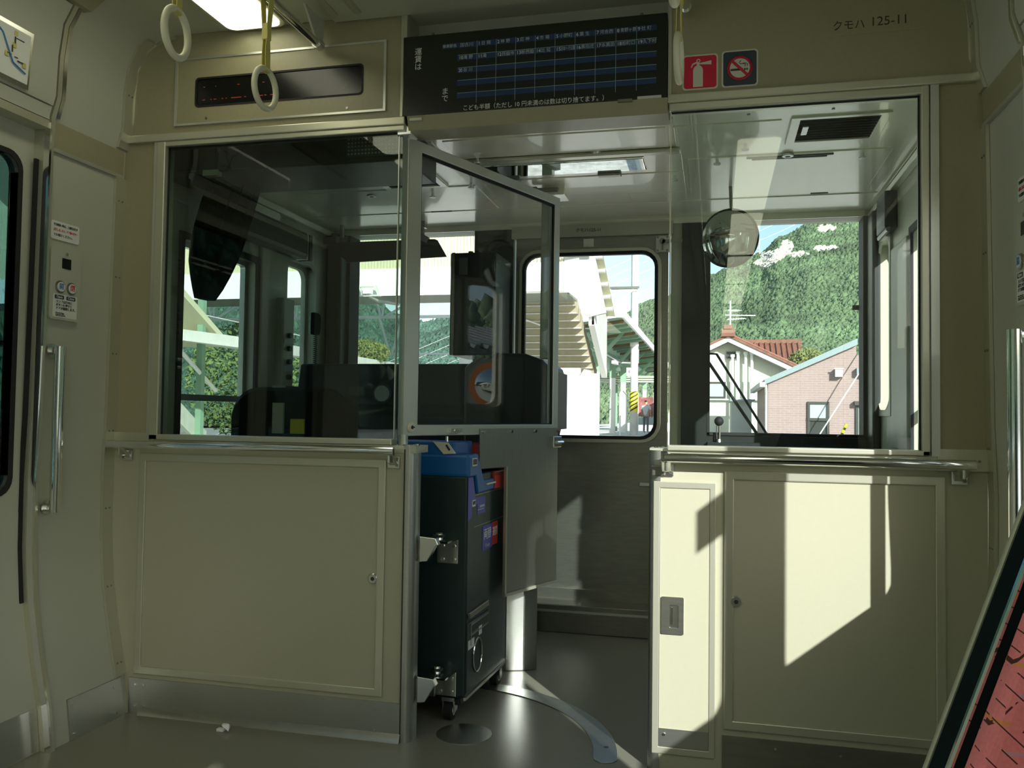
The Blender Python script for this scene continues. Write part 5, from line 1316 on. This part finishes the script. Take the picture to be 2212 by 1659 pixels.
# ------------------------------------------------------------------ wooded hills
SIL = [(-182,.16),(-165,.20),(-146,.20),(-120,.17),(-100,.12),(-70,.13),(-50,.12),(-36,.12),(-29,.150),(-24.2,.148),(-21.2,.1175),(-19.6,.109),(-17.3,.1166),(-12,.108),(-7.1,.114),(-3.7,.140),(-.4,.166),(1.2,.176),(2.8,.189),(4.25,.208),(6.2,.2225),(9.2,.229),(14,.235),(22,.25),(35,.20),(48,.15),(58,.118),(66,.14),(78,.17),(100,.13),(140,.10),(180,.08)]
def sil(a):
    for (a0,h0),(a1,h1) in zip(SIL, SIL[1:]):
        if a <= a1:
            t_ = (a-a0)/(a1-a0); t_ = t_*t_*(3-2*t_); return h0+(h1-h0)*t_
    return SIL[-1][1]
CAMP = Vector((0,-2.5,1.013)); R0_, R1_ = 130.0, 380.0
def hill(a, s):
    r_ = R0_+(R1_-R0_)*s; H = sil(a)*R1_
    z = 1.0+(H)*(s**1.05)
    n_ = noise.noise(Vector((a*.12, s*5, 0)))*9*s*(1-s)*1.6 + noise.noise(Vector((a*.45, s*14, 4)))*3*s*(1-s)*2
    if s > 1: z = 1.0+H-(s-1)*H*1.2
    return Vector((r_*math.sin(math.radians(a)), r_*math.cos(math.radians(a)), z+n_-2.2*(s <= 1)))+Vector((CAMP.x, CAMP.y, 0))
vs = []; fs = []; NA = 361; NS = 30
for i in range(NA):
    a = -180+i
    for j in range(NS): vs.append(hill(a, j/(NS-4)))
for i in range(NA-1):
    for j in range(NS-1): fs.append((i*NS+j, (i+1)*NS+j, (i+1)*NS+j+1, i*NS+j+1))
hm = MB().add(vs, fs).build('hills', 'hill ground', smooth=True); struct(hm)
# tree crowns of the hillsides: uncountable, one object
iv = [Vector(v) for v in ((1,0,0),(-.5,.87,-.1),(-.5,-.87,.1),(.5,.5,.7),(-.7,0,.75),(.45,-.55,.65),(0,0,1.15))]; fi = [[0,1,3],[1,2,4],[2,0,5],[3,4,6],[4,5,6],[5,3,6],[0,3,5],[1,4,3],[2,5,4]]
SCAR = [(3.75,.180,.80,.008),(4.5,.189,.5,.009),(3.3,.172,.75,.005),(5.2,.180,.75,.003),(6.85,.186,.75,.0022),(6.95,.2085,.5,.0045)]
def in_scar(a, el):
    for k_, (ca, ce, wa, we) in enumerate(SCAR):
        u, v = (a-ca)/wa, (el-ce)/we
        w = 1+.45*noise.noise(Vector((a*1.6, el*90, k_*3.0)))
        if u*u+v*v < w*w*.8: return True
    return False
def crowns(n, a0, a1, seed, rmin, rmax):
    rnd = random.Random(seed); av = []; af = []
    import numpy as np
    IV = np.array([tuple(v) for v in iv]); FI = np.array(fi); V_ = []; F_ = []; k_ = 0; rg = np.random.default_rng(seed)
    for i in range(n):
        a = rnd.uniform(a0, a1); s_ = rnd.random()**.8
        p = hill(a, s_); el = (p.z-CAMP.z)/math.hypot(p.x, p.y-CAMP.y)
        if in_scar(a, el): continue
        r_ = rnd.uniform(rmin, rmax)*(.6+.5*s_)*(1.35 if rnd.random() < .12 else 1)
        t_ = rnd.uniform(0, 6.28); c_, d_ = math.cos(t_), math.sin(t_)
        J = (IV@np.array([[c_,d_,0],[-d_,c_,0],[0,0,1]])+rg.uniform(-.2,.2,IV.shape))*np.array([r_, r_, r_*rnd.uniform(.9,1.7)])+np.array([p.x, p.y, p.z+.15*r_])
        V_.append(J); F_.append(FI+k_); k_ += len(IV)
    V_ = np.concatenate(V_); F_ = np.concatenate(F_)
    me = bpy.data.meshes.new('tree_crowns'); me.vertices.add(len(V_)); me.vertices.foreach_set('co', V_.ravel())
    me.loops.add(F_.size); me.loops.foreach_set('vertex_index', F_.ravel()); me.polygons.add(len(F_)); me.polygons.foreach_set('loop_start', np.arange(0, F_.size, 3)); me.polygons.foreach_set('use_smooth', [True]*len(F_)); me.update(); me.validate()
    return me
me = crowns(140000, -9, 11.5, 21, .42, .95); me.materials.append(MATS['leaf'])
q = bpy.data.objects.new('forest', me); COL.objects.link(q); tag(q, 'dense green woodland covering the hillside behind the houses', 'forest', None, 'stuff')
me = crowns(48000, -36, -9, 22, .6, 1.25); me.materials.append(MATS['leaf shaded'])
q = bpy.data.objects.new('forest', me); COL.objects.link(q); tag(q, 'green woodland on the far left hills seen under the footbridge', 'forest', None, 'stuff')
me = crowns(5000, 40, 120, 23, 2.2, 5.0); me.materials.append(MATS['leaf'])
q = bpy.data.objects.new('forest', me); COL.objects.link(q); tag(q, 'green woodland on the hills to the right of the train', 'forest', None, 'stuff')
me = crowns(6000, -179, -45, 24, 3, 6); me.materials.append(MATS['leaf'])
q = bpy.data.objects.new('forest', me); COL.objects.link(q); tag(q, 'green woodland on the hills to the left of the train', 'forest', None, 'stuff')
# bare rock faces
rnd = random.Random(9); rv = MB()
rk = MB()
for i in range(16000):
    a = rnd.uniform(1.2, 8.2); s_ = rnd.uniform(.55, 1.0); p = hill(a, s_); el = (p.z-CAMP.z)/math.hypot(p.x, p.y-CAMP.y)
    if not in_scar(a, el): continue
    r_ = rnd.uniform(.8, 1.5)
    rk.add([p+Vector((v.x*r_*rnd.uniform(.7,1.3), v.y*r_*.6, v.z*r_*rnd.uniform(.7,1.3)+.2)) for v in iv], fi)
tag(rk.build('rock_face', 'rock'), 'pale bare rock face breaking through the hillside trees', 'rock', None, 'stuff')
t = thing('lattice_tower', 'pale lattice pylon on the hill ridge beside the round mirror', 'pylon', hill(2.45, 1.0))
b0 = hill(2.45, 1.0); m_ = MB()
for sx in (-1,1):
    for sy in (-1,1): m_.tube([b0+Vector((sx*3,sy*3,-4)), b0+Vector((sx*.6,sy*.6,30))], .22, 5)
for i in range(9):
    z = i*3.2; w_ = 3-.27*i*.95
    m_.tube([b0+Vector((-w_,-w_,z)), b0+Vector((w_,-w_,z+3))], .12, 4).tube([b0+Vector((w_,-w_,z)), b0+Vector((-w_,-w_,z+3))], .12, 4)
m_.build('lattice', 'concrete', t)
